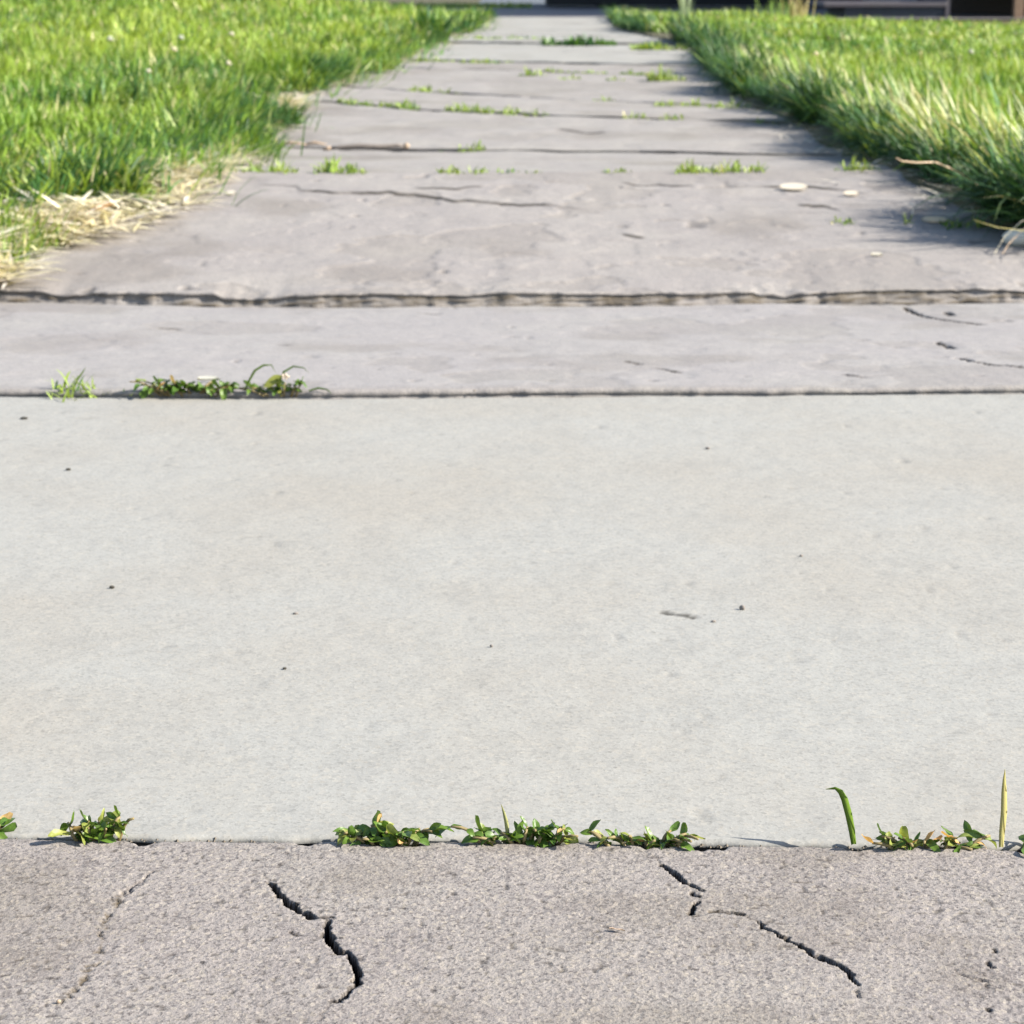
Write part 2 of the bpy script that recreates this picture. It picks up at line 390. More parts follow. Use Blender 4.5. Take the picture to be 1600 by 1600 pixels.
TOPS = []
def settle(p, r=0.012):
    """lift a place on the path to the slab's true surface, with its bumps"""
    best = p.z
    for X, Y, Z in TOPS:
        d = (X - p.x) ** 2 + (Y - p.y) ** 2; k = int(np.argmin(d))
        if d[k] < 0.0016:
            m = d < max(r * r, d[k] * 1.01); best = float(Z[m].max()); break
    return Vector((p.x, p.y, best))
sidewalk = empty("sidewalk", (0, 0, 0)); tag(sidewalk, kind="structure")
def make_slab(i, near_line):
    back = BACK[i]
    ym = 0.5 * (float(np.mean(back[:, 1])) + (float(np.mean(near_line[:, 1])) if near_line is not None else 0.3))
    if i < 3: xl, xr = -0.74, 0.92
    else: xl, xr = float(edge_x(LEFT_SOIL, ym)) - 0.22, float(edge_x(RIGHT_SOIL, ym)) + 0.22
    vis = ym * 0.27 + 0.06
    if i == 0:
        u = spaced(xl, xr, -0.27, 0.27, 0.00085, 0.02); v = spaced(0, 1, 0.855, 1.0, 0.00052, 0.02)
    elif i == 1:
        u = spaced(xl, xr, -0.54, 0.54, 0.0032, 0.02); v = np.linspace(0, 1, 330)
    elif i == 2:
        u = spaced(xl, xr, -0.70, 0.76, 0.0040, 0.02); v = np.linspace(0, 1, 230)
    elif i == 3:
        u = np.linspace(xl, xr, 440); v = np.linspace(0, 1, 320)
    elif i < 8:
        u = np.linspace(xl, xr, 150); v = np.linspace(0, 1, 90)
    else:
        u = np.linspace(xl, xr, 70); v = np.linspace(0, 1, 36)
    # rows that drop down the faces in front and behind, columns down the sides
    drops = np.concatenate([np.linspace(0.001, 0.036, 17), [0.10]]) if i == 3 else np.array([0.0015, 0.004, 0.008, 0.013, 0.019, 0.026, 0.035, 0.10])
    nd = len(drops)
    vv = np.concatenate([np.zeros(nd), v, np.ones(nd)]); dz_v = np.concatenate([drops[::-1], np.zeros(len(v)), drops])
    ex_v = np.concatenate([-np.ones(nd), np.zeros(len(v)), np.ones(nd)])
    uu = np.concatenate([[xl] * 2, u, [xr] * 2]); dz_u = np.concatenate([[0.10, 0.02], np.zeros(len(u)), [0.02, 0.10]])
    X, V = np.meshgrid(uu, vv)
    Dz = np.maximum(np.meshgrid(dz_u, dz_v)[0], np.meshgrid(dz_u, dz_v)[1])
    EX = np.meshgrid(uu, ex_v)[1]
    fy = np.full_like(X, -0.6) if near_line is None else line_y(near_line, X) + (0.0015 if i == 2 else GAP)
    by = line_y(back, X) - GAP * 0.25
    # ragged broken edges
    amp = 0.0024 if i < 3 else 0.0035
    fy = fy + amp * (fbm(X * 55, X * 0 + i, 3 + i, 4) - 0.5) * 2; by = by + amp * 0.7 * (fbm(X * 60, X * 0 + i, 9 + i, 4) - 0.5) * 2
    if i == 0: by = by - 0.0045 * np.clip((vnoise(X * 62, X * 0, 301) - 0.72) * 5, 0, 1) * (0.5 + vnoise(X * 300, X * 0, 302))
    if i == 1: fy = fy + 0.005 * np.clip((vnoise(X * 48, X * 0, 311) - 0.70) * 5, 0, 1) * (0.5 + vnoise(X * 300, X * 0, 312))
    Y = fy + (by - fy) * V
    Z = Z_FRONT[i] + (Z_BACK[i] - Z_FRONT[i]) * V
    # worn arris
    r = 0.005 if i != 2 else 0.009
    d_edge = np.minimum(Y - fy, by - Y); d_edge = np.clip(d_edge, 0, r)
    Z = Z - (r - np.sqrt(np.maximum(r * r - (r - d_edge) ** 2, 0))) * 0.55
    # gentle waves and grain
    wav = 0.0006 if i < 2 else (0.0022 if i < 4 else 0.0025)
    Z = Z + wav * 2 * (fbm(X * 6, Y * 6, 40 + i, 3) - 0.5)
    dirt = np.zeros_like(X); stain = np.zeros_like(X)
    if i == 0:
        n1 = fbm(X * 640, Y * 640, 5, 2); n2 = fbm(X * 300, Y * 300, 8, 2)
        Z = Z + 0.00026 * (n1 - 0.5) * 2 + 0.00016 * (n2 - 0.5) * 2
        pit = np.clip((vnoise(X * 380, Y * 380, 77) - 0.80) / 0.12, 0, 1) * (fbm(X * 30, Y * 30, 78, 2) > 0.42); Z = Z - 0.0003 * pit; dirt = np.maximum(dirt, 0.5 * pit)
        w = np.clip((fbm(X * 9 + 2, Y * 14, 61, 4) - 0.52) * 6, 0, 1) * np.clip((-X - 0.05) * 8, 0, 1)
        stain = np.maximum(stain, 0.24 * w); w = np.clip((fbm(X * 16 + 5, Y * 30, 62, 4) - 0.55) * 5, 0, 1); stain = np.maximum(stain, 0.20 * w)
    elif i == 1:
        Z = Z + 0.0003 * (fbm(X * 70, Y * 70, 15, 2) - 0.5) * 2
        pit = np.clip((vnoise(X * 75, Y * 75, 71) - 0.93) / 0.05, 0, 1); Z = Z - 0.0009 * pit; dirt = np.maximum(dirt, 0.15 * pit)
    elif i == 2:
        Z = Z + 0.0006 * (fbm(X * 40, Y * 26, 25, 3) - 0.5) * 2; stain = np.maximum(stain, 0.22 * np.clip((fbm(X * 9, Y * 9, 28, 4) - 0.55) * 6, 0, 1))
        pit = np.clip((vnoise(X * 50, Y * 30, 72) - 0.94) / 0.05, 0, 1); Z = Z - 0.0022 * pit; dirt = np.maximum(dirt, 0.3 * pit)
    elif i == 3:
        Z = Z + 0.0014 * (fbm(X * 22, Y * 13, 35, 4) - 0.5) * 2; stain = np.maximum(stain, 0.25 * np.clip((fbm(X * 5, Y * 5, 38, 4) - 0.54) * 6, 0, 1))
        pit = np.clip((vnoise(X * 30, Y * 18, 73) - 0.93) / 0.05, 0, 1); Z = Z - 0.0035 * pit; dirt = np.maximum(dirt, 0.35 * pit)
    else:
        Z = Z + 0.0018 * (fbm(X * 14, Y * 7, 45 + i, 4) - 0.5) * 2; stain = np.maximum(stain, (0.32 if i < 9 else 0.12) * np.clip((fbm(X * 3.2, Y * 4 + i, 48, 4) - 0.5) * 5, 0, 1))
    if i == 3:
        near_e = np.exp(-np.maximum(Y - fy, 0) / 0.10); Z = Z + 0.0055 * (fbm(X * 5, X * 0, 331, 4) - 0.5) * 2 * near_e
        bite = np.clip((fbm(X * 13, X * 0, 332, 3) - 0.56) * 7, 0, 1); Z = Z - 0.006 * bite * np.exp(-np.maximum(Y - fy, 0) / (0.03 + 0.05 * vnoise(X * 9, X * 0, 333)))
    if i >= 2:      # thin flakes broken off the surface
        f1 = fbm(X * 5.5, Y * 5.5, 340 + i, 5); f2 = fbm(X * 12, Y * 12, 350 + i, 4)
        inner = np.clip((f1 - 0.585) / 0.008, 0, 1); in2 = np.clip((f2 - 0.64) / 0.01, 0, 1)
        k = 0.6 if i == 2 else 1.15
        Z = Z - k * (0.0014 * inner + 0.0010 * in2) * (EX == 0)
        stain = np.maximum(stain, 0.14 * inner); stain = np.maximum(stain, 0.5 * np.clip(1 - np.abs(f1 - 0.588) / 0.006, 0, 1) * vnoise(X * 11, Y * 11, 7) ** 2)
    for s, pts, depth in CRACKS:
        if s != i: continue
        P = np.array([at(a, b)[:2] for a, b, _ in pts]); w = []
        for a, b, wd in pts: w.append(0.5 * wd * px_size(at(a, b)) * (0.62 if i == 0 else 0.4 if i == 1 else 1.2))
        m = (X > P[:, 0].min() - 0.03) & (X < P[:, 0].max() + 0.03) & (Y > P[:, 1].min() - 0.03) & (Y < P[:, 1].max() + 0.03) & (EX == 0)
        x, y = X[m], Y[m]
        k = 330 if i == 0 else 120; j = 0.0019 if i == 0 else 0.004
        xx = x + j * (fbm(x * k, y * k, 21, 2) - 0.5) * 2; yy = y + j * (fbm(x * k, y * k, 33, 2) - 0.5) * 2
        q, _ = dist_to_line(xx, yy, P, w)
        e = 0.0006 if i == 0 else 0.002
        g = np.clip((e - q) / (2 * e), 0, 1)
        Z[m] -= depth * g; dirt[m] = np.maximum(dirt[m], np.clip((e * 1.9 - q) / (1.1 * e), 0, 1) * (1.0 if depth > 0.005 else 0.75 if depth > 0.0025 else 0.3))
    if i == 0:
        P = np.array([at(a, b)[:2] for a, b, _ in RAISED_CRACK]); w = [0.5 * wd * px_size(at(a, b)) for a, b, wd in RAISED_CRACK]
        m = (X > P[:, 0].min() - 0.02) & (X < P[:, 0].max() + 0.02) & (Y > P[:, 1].min() - 0.02)
        x, y = X[m], Y[m]
        xx = x + 0.0035 * (fbm(x * 260, y * 260, 51, 3) - 0.5) * 2; yy = y + 0.0035 * (fbm(x * 260, y * 260, 53, 3) - 0.5) * 2
        q, _ = dist_to_line(xx, yy, P, w); g = np.clip((0.0012 - q) / 0.0024, 0, 1)
        rough = fbm(x * 400, y * 400, 81, 2)
        Z[m] -= 0.0012 * g * (rough > 0.5); stain[m] = np.maximum(stain[m], 0.95 * g * np.clip((rough - 0.2) * 2.6, 0, 1)); dirt[m] = np.maximum(dirt[m], 0.6 * g * (rough > 0.6))
    for s, pts, h in SCARPS:
        if s != i: continue
        P = np.array([at(a, b)[:2] for a, b in pts])
        m = (X > P[:, 0].min()) & (X < P[:, 0].max()) & (EX == 0)
        x, y = X[m], Y[m]
        yc = np.interp(x, P[:, 0], P[:, 1]) + 0.016 * (fbm(x * 40, x * 0, 91, 3) - 0.5) * 2
        t = (x - P[:, 0].min()) / (np.ptp(P[:, 0])); tap = np.sin(PI * t) ** 0.8
        tk = np.clip(np.minimum(t, 1 - t) * 8, 0, 1) * (0.35 + 1.1 * vnoise(x * 26, x * 0, 12))
        dy = y - yc; L = 0.10
        up = np.where(dy > 0, np.exp(-dy / L), 0); dn = np.where(dy <= 0, np.exp(dy / 0.05), 0)
        Z[m] += h * tap * (up * 0.55 - dn * 0.25); tap = tk
        dirt[m] = np.maximum(dirt[m], np.clip(tap, 0, 1) * np.clip(1 - np.abs(dy - 0.002) / (0.014 if i == 3 else 0.03), 0, 1) * 0.85)
    if i == 2:      # the grey rounded nose of the raised edge
        stain = np.maximum(stain, 0.22 * np.clip(1 - (Y - fy) / 0.03, 0, 1))
    # faces below the edges: rough, weathered
    rough = (fbm(X * 34 + Dz * 60, Dz * 330 + X * 5, 60 + i, 4) - 0.5) * 2
    Y = Y + np.where(Dz > 0, EX * (-0.004 + (0.005 if i == 3 else 0.0015) * rough + (0.45 if i == 3 else 0.9 if i == 2 else 0.1) * np.minimum(Dz, 0.02)), 0)
    Z = Z - Dz
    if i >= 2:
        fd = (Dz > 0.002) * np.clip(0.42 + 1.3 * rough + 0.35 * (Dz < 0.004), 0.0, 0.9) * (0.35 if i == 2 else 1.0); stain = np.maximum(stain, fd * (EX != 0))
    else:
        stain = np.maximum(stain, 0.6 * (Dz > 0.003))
    TOPS.append((X[nd:-nd, 2:-2].ravel(), Y[nd:-nd, 2:-2].ravel(), Z[nd:-nd, 2:-2].ravel()))
    ny, nx = X.shape
    idx = np.arange(ny * nx).reshape(ny, nx)
    q = np.stack([idx[:-1, :-1], idx[:-1, 1:], idx[1:, 1:], idx[1:, :-1]], -1).reshape(-1, 4)
    me = mesh_np("slab", np.stack([X, Y, Z], -1).reshape(-1, 3), [q], True, {"dirt": dirt.ravel(), "stain": stain.ravel()})
    return link("slab", me, SLAB_MATS[min(i, 4) if i < 9 else 1], sidewalk)
for i in range(NS):
    make_slab(i, None if i == 0 else BACK[i - 1])

# ------------------------------------------------------------------ ground, road, lawns' soil
def sheet(name, pts, z, mat):
    me = bpy.data.meshes.new(name); me.from_pydata([(x, y, z) for x, y in pts], [], [tuple(range(len(pts)))]); me.update()
    return tag(link(name, me, mat), kind="structure")
sheet("ground", [(-260, -60), (260, -60), (260, 420), (-260, 420)], -0.16, M_SOIL)
def bank_left(off, y):
    t = np.clip(off / 3.0, 0, 1); return 0.015 + (0.10 + 0.16 * np.clip((y - 9) / 8, 0, 1)) * t * t * (3 - 2 * t) * np.clip((y - 3) / 6, 0, 1)
def bank_right(off, y):
    t = np.clip(off / 2.0, 0, 1); f = np.clip((y - 13) / 6, 0, 1); return 0.012 + 0.03 * t - 0.13 * f * np.clip((off - 1.2) / 1.4, 0, 1)
ROAD_Y0, ROAD_Y1 = 20.2, 28.6
def soil_sheet(name, line, side, bank, y0, y1):
    ys = np.concatenate([np.linspace(y0, 9, 70), np.linspace(9.2, y1, 50)]); offs = np.concatenate([[-0.0], np.geomspace(0.01, 60, 40)])
    Yg, O = np.meshgrid(ys, offs, indexing='ij')
    ex = edge_x(line, ys)[:, None] + side * 0.02 * (fbm(ys * 5, ys * 0, 5, 3) - 0.5)[:, None] * 2
    X = ex + side * O
    zb = z_path(ex[:, 0] - side * 0.05, ys); k = np.ones(7) / 7
    zb = np.convolve(np.pad(zb, 3, mode='edge'), k, 'valid')[:, None]
    Z = zb * np.exp(-O / 1.0) + bank(O, Yg) + 0.012 * (fbm(X * 4, Yg * 4, 3, 3) - 0.5)
    Z[:, 0] -= 0.03
    # drop to the road's level at the far end
    Z = Z * np.clip((y1 + 0.3 - Yg) / 1.2, 0.1, 1)
    idx = np.arange(X.size).reshape(X.shape)
    q = np.stack([idx[:-1, :-1], idx[:-1, 1:], idx[1:, 1:], idx[1:, :-1]], -1).reshape(-1, 4)
    if side > 0: q = q[:, ::-1]
    q = q[:, ::-1]
    tag(link(name, mesh_np(name, np.stack([X, Yg, Z], -1).reshape(-1, 3), [q]), M_SOIL), kind="structure")
    def soil_z(x, y):
        off = np.abs(x - edge_x(line, y)); zz = np.interp(y, ys, zb[:, 0])
        return (zz * np.exp(-off) + bank(off, y)) * np.clip((y1 + 0.3 - y) / 1.2, 0.1, 1)
    return soil_z
soil_left = soil_sheet("lawn_soil", LEFT_SOIL, -1, bank_left, -1.0, ROAD_Y0 + 0.1)
soil_right = soil_sheet("lawn_soil", RIGHT_SOIL, 1, bank_right, -1.0, ROAD_Y0 + 0.1)
def z_left_any(x, y):
    return np.where(x > edge_x(LEFT_SOIL, y), z_path(x, y), soil_left(x, y))
sheet("road", [(-120, ROAD_Y0), (120, ROAD_Y0), (120, ROAD_Y1), (-120, ROAD_Y1)], -0.012, M_ASPHALT)
sheet("verge", [(-120, ROAD_Y1), (120, ROAD_Y1), (120, 60), (-120, 60)], -0.008, M_SOIL)
sheet("driveway", [(-0.5, ROAD_Y1 + 0.1), (0.6, ROAD_Y1 + 0.1), (0.6, 52), (-0.5, 52)], -0.004, M_DRIVE)

# ------------------------------------------------------------------ grass
def blades(root, h, w, lean_az, lean, curve, yaw, tint, segs=3, fold=0.0):
    """many blades in one mesh. lean: tilt of the first part from upright, curve: extra bending to the tip"""
    n = len(h); rows = segs
    P = root.copy(); seg = h / segs
    verts = np.zeros((n, 2 * rows + 1, 3)); side = np.stack([np.cos(yaw), np.sin(yaw), np.zeros(n)], -1)
    ld = np.stack([np.cos(lean_az), np.sin(lean_az), np.zeros(n)], -1)
    for k in range(rows):
        wk = w * (1.0 - 0.28 * k / max(1, rows - 1)) * (0.75 if k == 0 else 1.0)
        verts[:, 2 * k] = P - side * wk[:, None] * 0.5; verts[:, 2 * k + 1] = P + side * wk[:, None] * 0.5
        ang = lean + curve * (k + 0.5) / rows
        P = P + (ld * np.sin(ang)[:, None] + np.array([0, 0, 1.0]) * np.cos(ang)[:, None]) * seg[:, None]
    verts[:, 2 * rows] = P
    b = (np.arange(n) * (2 * rows + 1))[:, None]
    quads = np.concatenate([b + np.array([[2 * k, 2 * k + 1, 2 * k + 3, 2 * k + 2]]) for k in range(rows - 1)]) if rows > 1 else None
    tris = b + np.array([[2 * rows - 2, 2 * rows - 1, 2 * rows]])
    col = np.repeat(np.concatenate([tint, np.ones((n, 1))], 1)[:, None, :], 2 * rows + 1, 1)
    return verts.reshape(-1, 3), quads, tris, col.reshape(-1, 4)
def blades_mesh(name, parts):
    co = []; fs = []; cs = []; k = 0
    for v, q, t, c in parts:
        co.append(v); cs.append(c)
        if q is not None: fs.append(q + k)
        fs.append(t + k); k += len(v)
    quads = [f for f in fs if f.shape[1] == 4]; tris = [f for f in fs if f.shape[1] == 3]
    fl = []
    if quads: fl.append(np.concatenate(quads))
    if tris: fl.append(np.concatenate(tris))
    return mesh_np(name, np.concatenate(co), fl, False, {"tint": np.concatenate(cs)})
def green_tint(n, x, y, seed, dry=0.06):
    a = np.array([0.105, 0.220, 0.020]); b = np.array([0.30, 0.385, 0.050]); c = np.array([0.055, 0.135, 0.035]); s = np.array([0.58, 0.52, 0.28])
    u = np.clip(fbm(x * 2.2, y * 1.1, seed, 3) * 2.0 - 0.5, 0, 1) * 0.7 + RNG.random(n) * 0.3
    t = a + (b - a) * u[:, None]; wb = np.clip(fbm(x * 9, y * 5, seed + 77, 2) * 3 - 1.5, 0, 1)
    dk = 0.10 + 0.5 * np.clip(fbm(x * 3.5, y * 2.0, seed + 31, 2) * 3 - 1.5, 0, 1); k = RNG.random(n) < dk; t[k] = c * (0.8 + 0.6 * RNG.random((k.sum(), 1)))
    k = RNG.random(n) < 0.04 + 0.22 * wb; t[k] = np.array([0.40, 0.46, 0.16]) * (0.8 + 0.4 * RNG.random((k.sum(), 1)))
    k = RNG.random(n) < dry; t[k] = s * (0.6 + 0.5 * RNG.random((k.sum(), 1)))
    return t * (0.8 + 0.4 * RNG.random((n, 1)))

def lawn(side, line, soil_z, bands, seed):
    parts = []
    for (y0, y1, dens, width, segs, h0, h1, margin) in bands:
        area_w = lambda y: np.maximum(0.27 * y + margin - np.abs(edge_x(line, y)), 0.4)
        wm = max(float(area_w(np.array(y0))), float(area_w(np.array(y1))), 0.4)
        n = int((y1 - y0) * wm * dens)
        y = RNG.uniform(y0, y1, n); off = RNG.random(n) * wm
        k = off < area_w(y); y, off = y[k], off[k]
        # a thicker fringe along the path
        ne = int((y1 - y0) * 0.30 * dens * (0.9 if side < 0 else 1.7))
        y = np.concatenate([y, RNG.uniform(y0, y1, ne)]); off = np.concatenate([off, np.abs(RNG.normal(0, 0.13 if side < 0 else 0.17, ne))])
        wob = 0.16 * (fbm(y * 2.6, y * 0, seed, 3) - 0.42) * 2 + 0.09 * (vnoise(y * 9, y * 0, seed + 2) - 0.5)
        if side > 0: wob = wob * 0.5 + 0.03
        wob = wob * np.clip((22 - y) / 14, 0.25, 1)
        ex = edge_x(line, y) + side * wob
        x = ex + side * off
        clump = np.clip(fbm(x * 6.5, y * 4.0, seed + 4, 2) * 1.7 - 0.35, 0, 1)
        big = np.clip(fbm(x * 1.6, y * 0.9, seed + 9, 2) * 1.8 - 0.4, 0, 1)
        keep = (RNG.random(len(y)) < 0.16 + 1.0 * clump) & ~((y > 12.9) & (y < 14.3 - 0.3 * off) & (off < (2.3 if side > 0 else 0.4)))
        x, y, off, clump, big = x[keep], y[keep], off[keep], clump[keep], big[keep]
        n = len(x); z = soil_z(x, y) - 0.004
        fringe = np.exp(-off / 0.16)
        h = (h0 + (h1 - h0) * clump * 1.3) * (0.75 + 0.5 * big) * RNG.uniform(0.55, 1.3, n) * (1 + (0.75 if side > 0 else 0.10) * np.exp(-(off / 0.24) ** 2))
        lean_az = RNG.uniform(0, 2 * PI, n); out = RNG.random(n) < 0.2 + (0.45 if side < 0 else 0.25) * fringe
        lean_az = np.where(out, (PI if side > 0 else 0.0) + RNG.normal(-0.25 if side > 0 else -0.5, 0.7, n), lean_az)
        lean = np.abs(RNG.normal(0.3, 0.35, n)) + (0.3 if side < 0 else 0.1) * fringe * RNG.random(n)
        curve = np.abs(RNG.normal(0.8, 0.6, n)) + 0.4 * fringe * RNG.random(n)
        yaw = lean_az + PI / 2 + RNG.normal(0, 0.7, n)
        wd = width * RNG.uniform(0.6, 1.35, n)
        tint = green_tint(n, x, y, seed, 0.05)
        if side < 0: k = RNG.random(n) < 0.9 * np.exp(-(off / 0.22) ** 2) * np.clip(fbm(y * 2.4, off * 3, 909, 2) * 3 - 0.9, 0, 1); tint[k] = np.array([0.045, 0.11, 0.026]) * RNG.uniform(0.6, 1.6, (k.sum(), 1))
        if side > 0: k = RNG.random(n) < 0.9 * np.exp(-(off / 0.19) ** 2); tint[k] = np.array([0.034, 0.085, 0.024]) * RNG.uniform(0.6, 1.5, (k.sum(), 1))  # dark tint paints in the deep shade under the right edge's grass
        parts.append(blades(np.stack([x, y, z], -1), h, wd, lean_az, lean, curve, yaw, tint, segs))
    return parts
pl = lawn(-1, LEFT_GREEN, soil_left, [
    (2.9, 6.0, 15000, 0.0050, 4, 0.022, 0.080, 0.35), (6.0, 9.5, 9000, 0.0065, 3, 0.025, 0.088, 0.4),
    (9.5, 14, 3800, 0.0100, 3, 0.035, 0.10, 0.5), (14, 20.0, 1500, 0.017, 2, 0.045, 0.10, 0.6)], 101)
for (y0, y1, n, w_, h0, h1) in ((3.6, 6.2, 4200, 0.0050, 0.05, 0.10), (6.2, 9.5, 3400, 0.0064, 0.05, 0.11), (9.5, 19, 2400, 0.010, 0.06, 0.11)):
    y = RNG.uniform(y0, y1, n); off = RNG.normal(0.10, 0.09, n)
    clump = fbm(y * 4.5, off * 5, 807, 2); k = (RNG.random(n) < clump * 2.8 - 0.85) & ~((y > 12.9) & (y < 13.9)); y, off, clump = y[k], off[k], clump[k]; n = len(y)
    x = edge_x(LEFT_GREEN, y) - off; z = z_path(x, y) * (off < 0) + soil_left(x, y) * (off >= 0) - 0.003
    az = RNG.normal(0.1, 0.7, n)
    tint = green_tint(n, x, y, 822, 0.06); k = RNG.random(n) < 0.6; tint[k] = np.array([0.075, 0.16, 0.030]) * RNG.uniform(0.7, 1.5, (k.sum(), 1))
    pl.append(blades(np.stack([x, y, z], -1), RNG.uniform(h0, h1, n) * (0.6 + 0.7 * clump), w_ * RNG.uniform(0.6, 1.4, n), az, np.abs(RNG.normal(0.75, 0.3, n)), RNG.normal(0.5, 0.4, n), az + PI / 2 + RNG.normal(0, 0.5, n), tint, 4))
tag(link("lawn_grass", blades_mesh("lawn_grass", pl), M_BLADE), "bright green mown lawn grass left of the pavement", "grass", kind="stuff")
pr = lawn(1, RIGHT_SOIL, soil_right, [
    (3.2, 6.0, 14000, 0.0050, 4, 0.020, 0.068, 0.35), (6.0, 9.5, 8500, 0.0065, 3, 0.022, 0.07, 0.4),
    (9.5, 14, 3600, 0.0100, 3, 0.028, 0.072, 0.5), (14, 20.0, 1400, 0.017, 2, 0.035, 0.070, 0.6)], 202)
# long blades that lean out over the right edge of the path
for (y0, y1, n, w_, h0, h1) in ((3.15, 5.2, 2100, 0.0060, 0.09, 0.18), (5.2, 8.5, 1600, 0.0074, 0.08, 0.15), (8.5, 19.5, 1800, 0.010, 0.06, 0.11)):
    y = RNG.uniform(y0, y1, n); off = 0.10 + np.abs(RNG.normal(0, 0.16, n))
    clump = fbm(y * 7, off * 9, 707, 2); k = (RNG.random(n) < clump * 2.4 - 0.55) & ~((y > 12.9) & (y < 14.0)); y, off, clump = y[k], off[k], clump[k]; n = len(y)
    x = edge_x(RIGHT_SOIL, y) + off; z = soil_right(x, y) - 0.004
    az = PI + RNG.normal(-0.15, 0.55, n) + (fbm(y * 4, off * 5, 717, 2) - 0.5) * 1.2
    tint = green_tint(n, x, y, 222, 0.10); k = RNG.random(n) < 0.38; tint[k] = np.array([0.56, 0.57, 0.34]) * RNG.uniform(0.6, 1.1, (k.sum(), 1))
    pr.append(blades(np.stack([x, y, z], -1), RNG.uniform(h0, h1, n) * (0.6 + 0.8 * clump), w_ * RNG.uniform(0.6, 1.3, n), az, np.abs(RNG.normal(0.55, 0.22, n)), RNG.normal(0.45, 0.35, n), az + PI / 2 + RNG.normal(0, 0.5, n), tint, 4))
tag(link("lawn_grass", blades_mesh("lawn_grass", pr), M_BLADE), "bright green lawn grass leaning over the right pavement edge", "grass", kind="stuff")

# dry straw lying along the left edge
n = 9500
y = 2.90 + 3.7 * RNG.random(n) ** 1.35; g = edge_x(LEFT_GREEN, y); s = edge_x(LEFT_SOIL, y)
mid = 0.5 * (g + s); half = np.abs(s - g) * 0.5 + 0.035
x = mid + half * np.clip(RNG.normal(0, 0.7, n), -1.6, 1.25) + 0.01
keep = RNG.random(n) < np.clip(3.0 * fbm(x * 7, y * 4.5, 404, 3) - 0.95 + 0.6 * np.clip((3.35 - y) * 4, 0, 1), 0, 1)
x, y = x[keep], y[keep]; n = len(x)
z = z_left_any(x, y) + 0.003 + 0.014 * RNG.random(n)
base = np.array([0.80, 0.73, 0.59]); tint = base * RNG.uniform(0.55, 1.12, (n, 1)); tint[:, 2] *= RNG.uniform(0.7, 1.1, n)
az = RNG.normal(-0.1, 0.7, n) + PI * (RNG.random(n) < 0.4)
st = blades(np.stack([x, y, z], -1), RNG.uniform(0.03, 0.10, n), RNG.uniform(0.0025, 0.008, n), az, np.full(n, 1.36) + RNG.normal(0, 0.1, n), RNG.normal(0.22, 0.12, n), az + PI / 2 + RNG.normal(0, 0.35, n), tint, 3)
tag(link("dry_grass", blades_mesh("dry_grass", [st]), M_STRAW), "pale dry straw lying flat along the left pavement edge", "dry grass", kind="stuff")
# green shoots coming up through the straw
n = 5200; y = 3.0 + 1.9 * RNG.random(n); g = edge_x(LEFT_GREEN, y); s_ = edge_x(LEFT_SOIL, y); x = g + (s_ - g + 0.05) * RNG.random(n) ** 1.15
keep = RNG.random(n) < np.clip(3.4 * fbm(x * 8, y * 5, 505, 2) - 1.35, 0, 1); x, y = x[keep], y[keep]; n = len(x)
az = RNG.normal(0.0, 1.1, n)
sh = blades(np.stack([x, y, z_left_any(x, y)], -1), RNG.uniform(0.018, 0.07, n), RNG.uniform(0.003, 0.0055, n), az, np.abs(RNG.normal(0.5, 0.4, n)), np.abs(RNG.normal(0.7, 0.5, n)), az + PI / 2 + RNG.normal(0, 0.6, n), green_tint(n, x, y, 506, 0.1), 3)
tag(link("lawn_grass", blades_mesh("lawn_grass", [sh]), M_BLADE), "green shoots coming up through the straw at the left", "grass", kind="stuff")
# thinner thatch further along both edges
xs, ys2 = [], []
for line, sd in ((LEFT_SOIL, -1), (RIGHT_SOIL, 1)):
    m_ = 1000; yy = 6 + 13 * RNG.random(m_) ** 1.4 if sd < 0 else 3.4 + 14 * RNG.random(m_) ** 1.6
    xx = edge_x(line, yy) + sd * RNG.normal(-0.0, 0.06, m_)
    k = RNG.random(m_) < np.clip(2.2 * fbm(yy * 2, yy * 0 + sd, 414, 3) - 0.5, 0, 1)
    xs.append(xx[k]); ys2.append(yy[k])
x = np.concatenate(xs); y = np.concatenate(ys2); n = len(x); z = z_path(x, y) + 0.004 + 0.012 * RNG.random(n)
az = RNG.uniform(0, 2 * PI, n); tint = base * RNG.uniform(0.45, 1.0, (n, 1))
st = blades(np.stack([x, y, z], -1), RNG.uniform(0.05, 0.13, n), RNG.uniform(0.003, 0.008, n), az, np.full(n, 1.48), RNG.normal(0.06, 0.05, n), az + PI / 2, tint, 2)
tag(link("dry_grass", blades_mesh("dry_grass", [st]), M_STRAW), "thin scatter of dry straw along the far pavement edges", "dry grass", kind="stuff")

